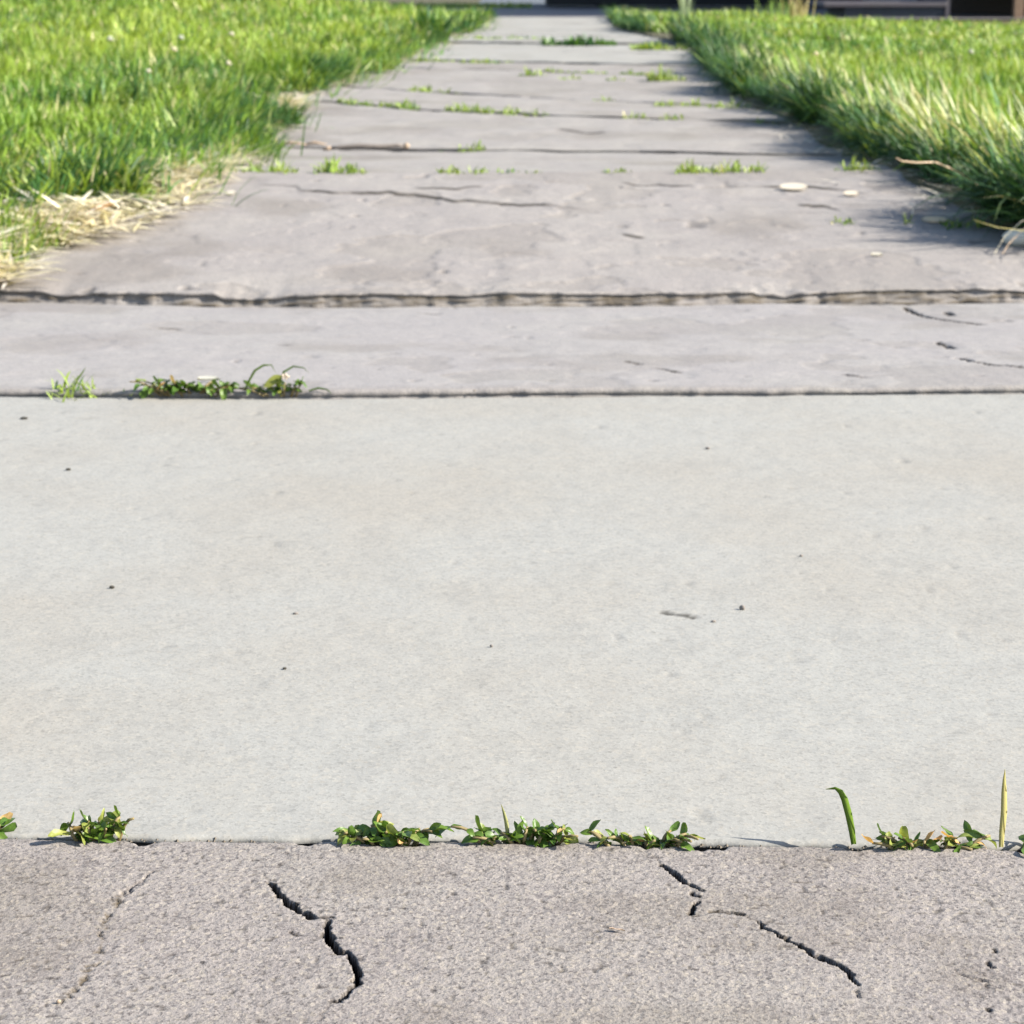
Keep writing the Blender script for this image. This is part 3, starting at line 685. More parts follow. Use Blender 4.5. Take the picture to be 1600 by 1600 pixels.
# ------------------------------------------------------------------ weeds in the joints
def leaf_mesh(kind, k):
    rnd = random.Random(kind * 31 + k)
    nl = 6; rows = []
    for i in range(nl + 1):
        t = i / nl
        if kind == 0: w = 0.5 * 0.60 * (1.9 * t ** 0.55 * (1 - t) ** 0.85 + 0.02)                # pointed oval
        elif kind == 1: w = 0.5 * 0.34 * math.sin(PI * (0.05 + 0.95 * t)) ** 0.8               # narrow
        else: w = 0.5 * 0.72 * (2.0 * t ** 0.9 * (1 - t) ** 0.6 + 0.03)                               # broad, pointed tip
        rows.append((t, w))
    bend = rnd.uniform(-1.3, 0.9); fold = rnd.uniform(0.1, 0.75); tw = rnd.uniform(-0.9, 0.9)
    v = []; y = 0; z = 0; a = 0.25
    for i, (t, w) in enumerate(rows):
        if i: a2 = a + bend * t; y += math.cos(a2) / nl; z += math.sin(a2) / nl
        for s in (-1, -0.5, 0, 0.5, 1):
            wav = 0.05 * math.sin(8 * t + s * 2.5 + k * 2)
            xx = s * w; zz = z + abs(s) * w * fold + s * w * tw * t + wav * abs(s)
            v.append((xx, y, zz))
    f = []
    for i in range(nl):
        for j in range(4):
            q = i * 5 + j; f.append((q, q + 1, q + 6, q + 5))
    me = bpy.data.meshes.new("leaf"); me.from_pydata(v, [], f); me.polygons.foreach_set("use_smooth", [True] * len(f)); me.update()
    return me
LEAVES = {}
def leaf_data(kind, mat):
    k = random.randrange(5); key = (kind, k, mat.name)
    if key not in LEAVES:
        me = leaf_mesh(kind, k); me.materials.append(mat); LEAVES[key] = me
    return LEAVES[key]
def add_leaf(root, loc, size, az, tilt, roll=0.0, kind=0, mat=None, name="leaf"):
    o = bpy.data.objects.new(name, leaf_data(kind, mat or M_LEAF)); COL.objects.link(o)
    o.parent = root; o.location = loc; o.rotation_mode = 'ZXY'
    o.rotation_euler = (tilt, roll, az - PI / 2); o.scale = (size, size, size)
    return o
def weed(x0, x1, y_px, h_px, n, label, size=(26, 44), kinds=(0, 0, 2), dry=0.06, pale=0.2, name="weed", group="weeds growing in the nearest pavement joint", cat="weed", bias=0.0):
    """a low weed growing out of a joint between pixel columns x0 and x1: stems that creep along the joint, leaves on them"""
    c = at((x0 + x1) / 2, y_px); s = px_size(c)
    root = empty(name, c); tag(root, label, cat, group)
    half = (x1 - x0) / 2 * s; mb = MB(); tips = []
    ns = max(2, n // 5)
    for k in range(ns):
        u = (k + 0.5) / ns * 2 - 1 + random.uniform(-0.2, 0.2)
        bx = u * half * 0.45; ex = u * half * 0.92 + random.uniform(-0.15, 0.15) * half; hh = h_px * s * random.uniform(0.06, 0.60)
        p0 = Vector((bx, random.uniform(0, 0.003), -0.006)); p1 = Vector(((bx + ex) / 2, random.uniform(-0.003, 0.004), hh * 0.6)); p2 = Vector((ex, random.uniform(-0.006, 0.006), hh))
        mb.tube([p0, p0.lerp(p1, 0.6), p1, p1.lerp(p2, 0.5) + Vector((0, 0, hh * 0.1)), p2], [0.0011, 0.001, 0.0009, 0.0008, 0.0006], 5)
        tips.append((p0, p1, p2))
    mb.build("stem", M_STEM, root, smooth=True)
    for k in range(n):
        p0, p1, p2 = tips[k % ns]; t = random.random()
        p = p0.lerp(p1, t * 2) if t < 0.5 else p1.lerp(p2, t * 2 - 1)
        p.z = max(p.z, 0.0012)
        sz = random.uniform(*size) * s
        r = random.random(); mat = M_LEAF_DRY if r < dry else (M_LEAF_PALE if r < dry + pale else M_LEAF)
        az = random.choice([0, PI]) + random.gauss(0, 0.7) if random.random() < 0.6 else random.uniform(0, 2 * PI)
        az += bias
        up = random.gauss(0.12, 0.36)
        if mat is M_LEAF_DRY: up = random.uniform(-0.3, 0.1)
        add_leaf(root, p, sz, az, up, random.uniform(-0.6, 0.6), random.choice(kinds), mat)
    return root
random.seed(21)
w1 = weed(-34, 16, 1303, 36, 16, "small weed cut by the left picture edge in the nearest joint", (28, 40))
w2 = weed(84, 212, 1313, 62, 44, "compact weed with one yellowing leaf at the left of the nearest joint", (22, 42), (0, 1, 0), 0.06, 0.2)
w3 = weed(512, 694, 1316, 44, 72, "long low weed with dark leaves left of the middle of the nearest joint", (18, 38), (0, 0, 2), 0.05, 0.15)
w4 = weed(715, 925, 1318, 46, 80, "bushiest weed with a pale upright stalk at the middle of the nearest joint", (16, 36), (0, 2, 0), 0.06, 0.2)
w5 = weed(905, 1120, 1321, 34, 66, "trailing weed thinning out to the right of the upright stalk", (15, 32), (0, 0, 1), 0.08, 0.25)
w7 = weed(1350, 1560, 1327, 36, 60, "creeping weed with a pale folded leaf between the two upright grass blades", (16, 40), (0, 1, 1), 0.14, 0.2)
w8 = weed(1575, 1690, 1327, 26, 16, "weed with narrow leaves at the right end of the nearest joint", (26, 40), (1, 1, 0), 0.3, 0.2)
def stalk(root, pts_px, base, w_px, mat, name="stalk", curl=0.3, n=7):
    """a grass blade following pixel points above its base; folded along the middle so it has body"""
    s = px_size(base); P = [Vector(((a - pts_px[0][0]) * s, (dy) * 0.001, (pts_px[0][1] - b) * s * 1.07)) for (a, b, dy) in pts_px]
    v = []; f = []
    for i, p in enumerate(P):
        t = i / (len(P) - 1); w = w_px * s * 0.5 * (1 - t ** 3 * 0.9) * (0.8 + 0.4 * math.sin(PI * t))
        d = (P[min(i + 1, len(P) - 1)] - P[max(0, i - 1)]).normalized(); sd = d.cross(Vector((0, 1, 0))).normalized()
        v += [tuple(p - sd * w), tuple(p + Vector((0, w * 0.7, 0))), tuple(p + sd * w), tuple(p + Vector((0, w * 0.95, 0)))]
    for i in range(len(P) - 1):
        for j in range(4):
            a = i * 4 + j; b = i * 4 + (j + 1) % 4; f.append((a, b, b + 4, a + 4))
    me = bpy.data.meshes.new(name); me.from_pydata(v, [], f); me.polygons.foreach_set("use_smooth", [True] * len(f)); me.update()
    return link(name, me, mat, root)
M_BLADE_GREEN = leafy("upright_blade", 0.45, 0.4, False, (0.17, 0.29, 0.04))
M_BLADE_PALE = leafy("pale_blade", 0.4, 0.5, False, (0.42, 0.46, 0.22))
b = at(1334, 1322); r = empty("grass_sprout", b)
stalk(r, [(1334, 1322, 0), (1330, 1300, 0), (1324, 1275, 0), (1317, 1252, 1), (1310, 1240, 1), (1302, 1236, 2), (1288, 1239, 3)], b, 10, M_BLADE_GREEN, "leaf")
tag(r, "single green grass blade with its tip bent over to the left", "grass blade")
b = at(1564, 1326); r = empty("grass_sprout", b)
stalk(r, [(1564, 1326, 0), (1564, 1300, 0), (1565, 1270, 0), (1564, 1240, 1), (1563, 1222, 1), (1563, 1205, 1)], b, 9, M_BLADE_PALE, "leaf")
tag(r, "tallest straight pale grass blade at the right of the nearest joint", "grass blade")
stalk(w4, [(800, 1316, 0), (800, 1300, 0), (798, 1284, 0), (794, 1270, 1), (790, 1258, 1)], at(800, 1316), 6, M_BLADE_PALE, "stalk").location = (px_size(at(800, 1316)) * -27, 0, 0)
b = at(1640, 1322); r = empty("grass_sprout", b)
stalk(r, [(1640, 1322, 0), (1642, 1290, 0), (1646, 1255, 1), (1655, 1225, 2)], b, 9, M_BLADE_GREEN, "leaf")
tag(r, "green grass blade just past the right picture edge, seen by its shadow", "grass blade")

# second joint
random.seed(5)
G2 = "weeds growing in the second pavement joint"
weed(200, 392, 622, 28, 90, "dark leafy weed mat at the left of the second joint", (14, 25), (0, 2, 0), 0.03, 0.15, group=G2)
w = weed(380, 505, 622, 30, 44, "weed with a big pale leaf at the right end of the second joint's mat", (12, 22), (0, 2, 1), 0.02, 0.25, group=G2)
s2 = px_size(at(400, 622))
add_leaf(w, (-30 * s2, -0.006, 0.004), 40 * s2, 0.5, 0.35, 0.2, 0, M_LEAF_PALE)
for pts, wd in (([(385, 622, 0), (392, 608, 0), (402, 592, 0), (416, 584, 0), (428, 584, 1), (434, 596, 2)], 3.5), ([(440, 622, 0), (442, 606, 0), (447, 594, 0), (462, 586, 1), (478, 588, 1), (486, 596, 1)], 3), ([(485, 622, 0), (500, 618, 0), (514, 620, 0), (522, 626, -3)], 3)):
    o = stalk(w, pts, at(445, 622), wd, M_LEAF, "stalk"); o.location = ((pts[0][0] - 445) * s2, 0, 0)
fl = MB()
for k in range(5):
    a = k * 1.257; p = Vector((0.012 * 0, 0, 0)) + Vector((math.cos(a) * 0.0045, -0.001, math.sin(a) * 0.0032)); fl.tube([(0, 0, 0), tuple(p * 0.6), tuple(p)], [0.0006, 0.0016, 0.0007], 5)
fl.build("flower", M_PETAL, w, (-5 * s2 + 0.006, -0.004, 24 * s2), True)

def tuft(x0, x1, y_px, h_px, n, label, group, w_px=2.2, pale=0.3, cat="grass tuft", name="grass_tuft", lean=0.5, dark=False, snap=True):
    """a tuft of grass blades rooted along a joint; one mesh"""
    c = at((x0 + x1) / 2, y_px); s = px_size(c); half = (x1 - x0) / 2 * s; n = int(n * 2.3); w_px *= 1.35
    u = RNG.uniform(-1, 1, n); x = u * half; y = RNG.normal(0, 0.010 + 0.12 * half, n)
    xa = x + c.x; jl = min(range(NS), key=lambda k: abs(float(line_y(BACK[k], c.x)) - c.y)); yj = line_y(BACK[jl], xa) + 0.002
    near = snap and abs(float(line_y(BACK[jl], c.x)) - c.y) < 0.12
    yy = (yj - c.y if near else 0) + y
    zz = z_path(xa, c.y + yy) - c.z - 0.004
    n_ = n; h = h_px * 1.15 * s * RNG.uniform(0.4, 1.15, n) * (0.45 + 0.9 * vnoise(u * 3.5 + x0, u * 0, 5)) * (1 - 0.4 * u * u)
    az = RNG.uniform(0, 2 * PI, n)
    tint = green_tint(n, xa, c.y + yy, 3, 0.08 * pale); k = RNG.random(n) < pale; tint[k] = np.array([0.25, 0.33, 0.07]) * RNG.uniform(0.7, 1.2, (k.sum(), 1))
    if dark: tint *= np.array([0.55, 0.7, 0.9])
    me = blades_mesh(name, [blades(np.stack([x, yy, zz], -1), h, w_px * s * RNG.uniform(0.6, 1.3, n), az, np.abs(RNG.normal(lean * 0.8, 0.45, n)), np.abs(RNG.normal(0.6, 0.5, n)), az + PI / 2 + RNG.normal(0, 0.6, n), tint, 4)])
    return tag(link(name, me, M_BLADE, None, c), label, cat, group)
tuft(78, 150, 620, 46, 26, "bright grass tuft with long upright blades at the far left of the second joint", G2, 3.2, 0.7, lean=0.45)
tuft(150, 215, 621, 8, 16, "flat thin grass strip between the upright tuft and the weed mat", G2, 2.5, 0.5, lean=1.2)
G3 = "grass tufts in the joint behind the broad cracked slab"
for a in [
    (300, 372, 268, 26, 60, "dense tuft at the left end of the joint, against the straw"),
    (370, 415, 268, 24, 34, "second tuft from the left, just right of the dense one"),
    (418, 470, 268, 24, 34, "bright tuft below the left end of the grey stick"),
    (490, 572, 270, 28, 60, "wide tuft below the right half of the grey stick"),
    (686, 718, 271, 20, 20, "small dark tuft left of the middle of the cracked slab's far edge"),
    (722, 762, 272, 13, 14, "flat sparse tuft at the middle of the cracked slab's far edge"),
    (770, 812, 271, 12, 12, "faint arching tuft right of the flat sparse one"),
    (822, 850, 271, 10, 8, "tiniest tuft, a few blades right of the faint arching one"),
    (944, 990, 269, 14, 22, "low dark tuft alone between the sparse tufts and the widest tuft"),
    (1056, 1126, 268, 20, 54, "left half of the widest bright tuft on the right"),
    (1120, 1196, 267, 24, 54, "right half of the widest bright tuft, its blades taller"),
    (1290, 1362, 264, 18, 46, "yellowish tuft near the right lawn at the joint's end")]:
    tuft(a[0], a[1], a[2], a[3], a[4], a[5] , G3, 2.6, 0.45)
tuft(716, 762, 235, 13, 26, "short tuft alone on the joint right of the grey stick", "grass tufts on the stick's joint", 2.4, 0.4)
tuft(684, 700, 236, 6, 5, "wisp of grass between the grey stick and the short tuft", "grass tufts on the stick's joint", 2, 0.6)
G6 = "grass tufts in the long green joint beyond the stick"
for a in [
    (520, 588, 166, 14, 40, "brownish tuft at the left end of the long green joint"),
    (590, 658, 170, 17, 46, "upright bright tuft second from left in the long green joint"),
    (690, 772, 178, 16, 56, "left part of the long green strip, thickest growth"),
    (772, 858, 181, 12, 46, "right part of the long green strip, lying flat"),
    (975, 1015, 189, 14, 16, "pale sparse tuft right of the long green strip"),
    (1035, 1072, 192, 12, 14, "dull low tuft right of the pale sparse one"),
    (1175, 1212, 193, 8, 10, "thin tuft near the right lawn in the long green joint")]:
    tuft(a[0], a[1], a[2], a[3], a[4], a[5], G6, 2.2, 0.5)
G7 = "grass tufts in the joint between the two green joints"
for a in [
    (636, 676, 142, 15, 22, "leftmost tuft of the sparse joint"),
    (676, 720, 146, 8, 12, "small flat tuft beside the leftmost one of the sparse joint"),
    (1020, 1110, 165, 14, 44, "broad tuft toward the right of the sparse joint"),
    (1108, 1172, 168, 18, 40, "tuft touching the right lawn in the sparse joint"),
    (930, 965, 160, 8, 8, "faint tuft at the middle of the sparse joint")]:
    tuft(a[0], a[1], a[2], a[3], a[4], a[5], G7, 2.2, 0.6)
G8 = "grass tufts on the farther joints"
for a in [
    (640, 720, 96, 9, 40, "dark brownish strip of grass nearest the left lawn"),
    (718, 800, 98, 9, 40, "dark strip of grass following the brownish one"),
    (812, 846, 118, 18, 20, "yellow green tuft standing at the left of the far weedy joint"),
    (850, 890, 114, 9, 18, "low tuft right of the yellow green one"),
    (876, 910, 124, 10, 12, "faint tuft on the slab below the far weedy joint"),
    (895, 950, 116, 7, 18, "flat grass strip at the middle of the far weedy joint"),
    (944, 975, 126, 12, 14, "pale upright tuft below the middle of the far weedy joint"),
    (968, 1018, 116, 9, 42, "low grass strip right of the middle of the far weedy joint"),
    (1012, 1072, 126, 22, 54, "tallest bushy tuft at the right of the far weedy joint")]:
    tuft(a[0], a[1], a[2], a[3], a[4], a[5], G8, 2.2, 0.55)
tuft(848, 962, 71, 16, 150, "wide bluish green clump of weeds across the far path", "weed clumps across the far path", 3, 0.1, "weed clump", "weed_clump", 0.5, True)
tuft(985, 1105, 77, 14, 150, "wide olive clump of weeds joining the right lawn on the far path", "weed clumps across the far path", 3, 0.25, "weed clump", "weed_clump")
tuft(690, 850, 60, 5, 60, "thin brownish line of weeds left of the bluish clump", "weed clumps across the far path", 3, 0.1, "weed clump", "weed_clump")
GL = "tufts along the straw at the left pavement edge"
tuft(108, 240, 322, 62, 150, "dark bushy tuft in the straw behind the brown leaf", GL, 3.0, 0.2, snap=False)
tuft(-30, 40, 366, 40, 70, "dark low tuft in the straw cut by the left picture edge", GL, 3.0, 0.2, snap=False)
tuft(170, 232, 334, 14, 40, "flat green tuft in front of the straw right of the brown leaf", GL, 2.6, 0.3, snap=False, lean=1.0)
tuft(225, 300, 262, 44, 120, "leafy dark tuft at the back end of the straw patch", GL, 2.8, 0.15, snap=False)
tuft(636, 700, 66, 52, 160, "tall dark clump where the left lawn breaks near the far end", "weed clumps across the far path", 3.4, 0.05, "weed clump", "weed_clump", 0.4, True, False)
GS = "small tufts growing through the broad cracked slab"
tuft(1298, 1332, 349, 16, 22, "small dark green tuft growing from the short crack on the cracked slab", GS, 2.6, 0.4)
tuft(1406, 1422, 350, 20, 4, "few pale blades standing alone by the dry leaf scrap", GS, 3, 1.0)
tuft(1470, 1560, 352, 16, 60, "low bright tuft in front of the leaning right grass", GS, 3.0, 0.55)

# crumbs of soil lying in the first two joints
cv = []; cf = []
for jl, cnt, sz in ((0, 420, 0.0009), (1, 160, 0.0012)):
    for k in range(cnt):
        x = random.uniform(-0.30, 0.34) * (1 if jl == 0 else 2.0)
        if float(vnoise(np.array([x * 14.0]), np.array([0.0]), 31 + jl)[0]) < 0.45: continue
        y = float(line_y(BACK[jl], x)) + random.gauss(0.0005, 0.0016) - 0.003 * jl; z = float(z_path(x, y)) - 0.0014; r = sz * random.uniform(0.4, 1.3); b0 = len(cv)
        for q in ((1, 0, 0), (0, 1, 0), (-1, 0, 0), (0, -1, 0), (0, 0, 1)):
            cv.append((x + q[0] * r * random.uniform(0.7, 1.3), y + q[1] * r * random.uniform(0.7, 1.3), z + q[2] * r))
        cf += [(b0, b0 + 1, b0 + 4), (b0 + 1, b0 + 2, b0 + 4), (b0 + 2, b0 + 3, b0 + 4), (b0 + 3, b0, b0 + 4)]
me = bpy.data.meshes.new("joint_soil"); me.from_pydata(cv, [], cf); me.update()
tag(link("joint_soil", me, M_EARTH), "dark crumbs of soil lying in the nearest pavement joints", "soil", kind="stuff")

# long leaning stalks at the right lawn's edge
def long_stalk(pts, lift, w, label, mat, name="grass_stalk"):
    """pts: pixels with the distance set by the base; a thin round stalk"""
    b = at(*pts[0][:2]); s = px_size(b)
    P = [Vector(((a - pts[0][0]) * s, dy, (pts[0][1] - c) * s)) + Vector((0, 0, lift)) for a, c, dy in pts]
    o = MB().tube([tuple(p) for p in P], [w * s * 0.5 * (1 - 0.5 * i / len(P)) for i in range(len(P))], 5).build(name, mat, None, b, True)
    return tag(o, label, "grass stalk", "dry stalks at the right lawn's edge")
M_STALK = leafy("dry_stalk", 0.25, 0.5, False, (0.70, 0.64, 0.50))
long_stalk([(1700, 400, .02), (1650, 330, 0.03), (1600, 350, 0.03), (1575, 374, 0.03), (1552, 400, 0.0), (1535, 420, -0.03), (1520, 445, -0.05), (1514, 466, -0.05)], 0.0, 2.2, "longest pale stalk arching down over the raised slab's front edge", M_STALK)
long_stalk([(1704, 400, .02), (1654, 342, 0.03), (1606, 360, 0.03), (1583, 384, 0.03), (1562, 405, 0.0), (1545, 430, -0.03), (1530, 452, -0.05)], 0.0, 1.8, "shorter pale stalk lying beside the longest arching one", M_STALK)
long_stalk([(1560, 330, 0), (1516, 281, 0), (1480, 263, -0.02), (1450, 251, -0.04), (1420, 251, -0.05), (1396, 248, -0.06), (1386, 243, -0.06)], 0.0, 3, "pale bent stalk reaching left out of the dark grass shade", M_STALK)
long_stalk([(1720, 400, 0), (1600, 358, -0.04), (1540, 348, -0.06), (1500, 335, -0.08)], 0.0, 1.4, "greenish stalk drooping over the low bright tuft", M_BLADE_PALE)
long_stalk([(1620, 330, 0.05), (1560, 262, 0.0), (1500, 212, -0.02), (1440, 170, -0.03)], 0.0, 3, "straight pale stalk leaning far left above the right lawn", M_BLADE_PALE)

# ------------------------------------------------------------------ scraps on the slabs
def pebble(px, py, wpx, hpx, label, mat, cat="pebble", name="pebble", group=None, flat=0.6):
    c = settle(at(px, py)); s = px_size(c); mb = MB(); n = 9; rnd = random.Random(int(px * 7 + py))
    rows = 5
    for i in range(rows + 1):
        ph = -PI / 2 + PI * i / rows
        for j in range(n):
            a = 2 * PI * j / n; rr = math.cos(ph) * (1 + rnd.uniform(-0.16, 0.16))
            mb.v.append((rr * math.cos(a) * wpx * s / 2, rr * math.sin(a) * wpx * s / 2 * flat, (math.sin(ph) + 0.75) * hpx * s * 0.55))
    for i in range(rows):
        for j in range(n):
            a = i * n + j; b2 = i * n + (j + 1) % n; mb.f.append((a, b2, b2 + n, a + n))
    o = mb.build(name, mat, None, c, True); o.rotation_euler = (0, 0, rnd.uniform(-0.4, 0.4))
    return tag(o, label, cat, group)
GP = "dark specks of grit on the pale slab"
pebble(38, 656, 13, 3.5, "dark speck of grit farthest back at the left of the pale slab", M_PEBBLE, group=GP)
pebble(107, 736, 9, 4, "dark speck of grit behind the leftmost nearest one on the pale slab", M_PEBBLE, group=GP)
pebble(175, 921, 9, 5, "darkest round speck of grit at the left of the pale slab", M_PEBBLE, group=GP)
pebble(445, 1048, 7, 4, "small speck of grit nearest the camera on the pale slab", M_PEBBLE, group=GP)
pebble(462, 962, 9, 3, "brownish speck of grit right of the darkest round one", M_TWIG, group=GP)
pebble(1106, 702, 8, 3, "speck of grit at the back right of the pale slab", M_TWIG, group=GP)
pebble(1160, 955, 10, 8, "brownish crumb of earth right of the hair crack on the pale slab", M_TWIG, "crumb", "earth_crumb")
pebble(1115, 974, 8, 3, "flat brown crumb beside the hair crack on the pale slab", M_TWIG, "crumb", "earth_crumb")
pebble(768, 1012, 6, 4, "speck of grit near the middle of the pale slab", M_TWIG, group=GP)
pebble(1252, 871, 6, 3, "tiny speck of grit at the right middle of the pale slab", M_TWIG, group=GP)
pebble(92, 1570, 8, 6, "yellowish grain at the lower end of the filled crack", M_WOOD_CUT, "pebble")
pebble(1592, 384, 60, 26, "white stone cut by the right picture edge below the leaning grass", M_STONE, "stone", "stone")
def petal(px, py, wpx, dpx, label, mat, group="white petals and scraps on the slabs", cat="petal", name="petal", h=0.004):
    c = settle(at(px, py), 0.03); s = px_size(c); v = []; f = []; n = 8
    L = wpx * s / 2; W = dpx * s / 2 * 2.0
    for i in range(n + 1):
        t = i / n * 2 - 1; w = W * math.sqrt(max(0.0, 1 - t * t)) + 0.0004
        for sd in (-1, 0, 1):
            v.append((t * L, sd * w, 0.002 + (sd * w / W + 1) * 0.5 * dpx * s * 0.85 - (0.0015 if sd == 0 else 0)))
    m = len(v); v += [(a, b_, c_ - 0.0012) for a, b_, c_ in v]
    for i in range(n):
        for j in range(2):
            a = i * 3 + j; f.append((a, a + 3, a + 4, a + 1)); f.append((m + a, m + a + 1, m + a + 4, m + a + 3))
    me = bpy.data.meshes.new(name); me.from_pydata(v, [], f); me.polygons.foreach_set("use_smooth", [True] * len(f)); me.update()
    return tag(link(name, me, mat, None, c), label, cat, group)
petal(1240, 297, 44, 9, "largest white petal lying at the right of the cracked slab", M_PETAL, h=0.008)
petal(1330, 306, 24, 6, "cream petal right of and below the largest white one", M_PETAL, h=0.007)
petal(1370, 400, 18, 3, "pinkish white scrap in front of the raised slab's right part", M_PETAL)
petal(325, 598, 32, 3.5, "pinkish white petal behind the dark weed mat", M_PETAL)
petal(325, 303, 14, 5, "tiny white scrap at the left of the cracked slab", M_PETAL)
petal(362, 306, 14, 5, "tiny lilac white scrap right of the other tiny one", M_PETAL)
petal(1460, 348, 40, 7, "cream dry leaf scrap left of the low bright tuft", M_STALK, cat="dry leaf", name="leaf_scrap")
c = settle(at(966, 1456)); r_ = add_leaf(None, c, 26 * px_size(c), -0.35, 0.06, 0.2, 1, M_DRYLEAF_PALE, "leaf_scrap"); r_.location = c + Vector((-0.004, 0, 0.0008))
tag(r_, "small cream chip of dry leaf on the brown grey slab", "dry leaf", "white petals and scraps on the slabs")
# grey stick on its joint
c = at(575, 236); s = px_size(c)
mb = MB().tube([(-63 * s, 0, 0.005), (-45 * s, 0.0, 0.009), (-15 * s, -0.004, 0.013), (20 * s, -0.002, 0.011), (45 * s, 0.004, 0.013), (60 * s, 0.003, 0.010)], [0.004, 0.005, 0.006, 0.0055, 0.0055, 0.006], 8)
st = mb.build("stick", M_TWIG, None, c, True); tag(st, "grey weathered stick with pale broken ends lying along a joint", "stick")
MB().tube([(-70 * s, 0, 0.004), (-63 * s, 0, 0.006), (-58 * s, 0, 0.007)], [0.003, 0.006, 0.005], 7).build("broken_end", M_WOOD_CUT, st, smooth=True)
MB().tube([(56 * s, 0.003, 0.011), (61 * s, 0.003, 0.012), (65 * s, 0.003, 0.011)], [0.006, 0.008, 0.004], 7).build("broken_end", M_WOOD_CUT, st, smooth=True)
for (a, b2, w_, lb) in ((492, 232, 18, "short brown twig piece left of the grey stick"), (455, 231, 24, "pale twig piece at the left end of the stick's joint")):
    c = at(a, b2); s = px_size(c)
    tag(MB().tube([(-w_ * s, 0, 0.004), (0, 0.004, 0.009), (w_ * s, -0.003, 0.005)], [0.003, 0.0045, 0.002], 6).build("twig", M_WOOD_CUT, None, c, True), lb, "twig", "twig pieces by the grey stick")
# brown dry leaf in the straw
c = at(132, 332, 0.02); r_ = add_leaf(None, c, 52 * px_size(c), 0.1, 0.15, 0.3, 0, M_DRYLEAF, "dry_leaf")
r_.location = c; tag(r_, "brown curled dry leaf in the straw at the left", "dry leaf")

# ------------------------------------------------------------------ flowers in the lawns
def flower(px, py, dist, label, head_px=12, stem_h=0.09, name="clover_flower"):
    r0 = ray(px, py); t = dist / r0[1]; top = Vector((r0[0] * t, dist, r0[2] * t + CAM_H)); s = px_size(top)
    g = float(soil_left(top.x, top.y) if top.x < 0 else soil_right(top.x, top.y))
    root = empty(name, (top.x, top.y, g)); tag(root, label, "flower", "white flowers in the lawns"); H = max(0.03, top.z - g)
    MB().tube([(0, 0, 0), (0.004, 0, H * 0.5), (0, 0, H)], [0.0012, 0.001, 0.0009], 5).build("stem", M_BLADE_GREEN, root, smooth=True)
    mb = MB(); R = head_px * s * 0.55
    for k in range(12):
        a = k * 2.4; e = -0.2 + 1.5 * (k / 11); d = Vector((math.cos(a) * math.cos(e), math.sin(a) * math.cos(e), math.sin(e)))
        mb.tube([tuple(d * R * 0.1), tuple(d * R * 0.65), tuple(d * R)], [R * 0.15, R * 0.32, R * 0.08], 5)
    mb.build("flower_head", M_FLOWER, root, (0, 0, H), True)
flower(88, 236, 4.35, "white flower low in the left lawn above the straw", 15)
flower(272, 78, 7.5, "white flower at the upper middle of the left lawn", 10)
flower(283, 60, 8.2, "small white flower just above another in the left lawn", 10)
flower(172, 62, 8.0, "white flower at the upper left of the left lawn", 11)
flower(362, 54, 9.0, "small white flower at the far right of the left lawn", 9)
flower(232, 112, 6.0, "pale flower near the middle of the left lawn", 9)
flower(357, 100, 6.6, "pale flower nearest the pavement in the left lawn", 9)
flower(1275, 85, 8.0, "white flower at the left of the right lawn", 8)
flower(1517, 82, 7.0, "white flower at the right of the right lawn", 9)

# ------------------------------------------------------------------ beyond the lawns
def dry_clump(px, dist, h, n, label, width=0.1, base=(0.45, 0.38, 0.17)):
    x = (px - 800) / F * dist; c = Vector((x, dist, float(soil_right(x, dist))))
    rx = RNG.normal(0, width * 0.4, n); az = RNG.uniform(0, 2 * PI, n)
    tint = np.array(base) * RNG.uniform(0.6, 1.2, (n, 1))
    me = blades_mesh("grass_clump", [blades(np.stack([rx, RNG.normal(0, 0.05, n), np.zeros(n) - 0.01], -1), h * RNG.uniform(0.6, 1.1, n), RNG.uniform(0.006, 0.014, n), az, np.abs(RNG.normal(0.08, 0.1, n)), np.abs(RNG.normal(0.25, 0.2, n)), az + PI / 2, tint, 3)])
    tag(link("grass_clump", me, M_STRAW, None, c), label, "grass clump", "tall dry clumps at the far end of the right lawn")
dry_clump(1061, 18.2, 0.34, 40, "pale green upright clump at the far end of the right lawn", 0.07, (0.42, 0.5, 0.3))
dry_clump(1232, 18.6, 0.30, 40, "straw coloured clump between the car and the concrete step", 0.14)
dry_clump(1200, 18.0, 0.22, 30, "green upright clump left of the straw coloured one", 0.2, (0.2, 0.32, 0.06))

# verge grass beyond the road
n = 5200; x = RNG.uniform(-7, 0.25, n); y = 26.4 + 2.0 * RNG.random(n) ** 1.2
tint = green_tint(n, x, y, 8, 0.1) * 0.8; az = RNG.uniform(0, 2 * PI, n)
tag(link("verge_grass", blades_mesh("verge_grass", [blades(np.stack([x, y, np.full(n, -0.012)], -1), RNG.uniform(0.03, 0.085, n), RNG.uniform(0.01, 0.025, n), az, np.abs(RNG.normal(0.3, 0.3, n)), np.full(n, 0.4), az + PI / 2, tint, 2)]), M_BLADE), "low green verge along the far side of the road", "grass", kind="stuff")

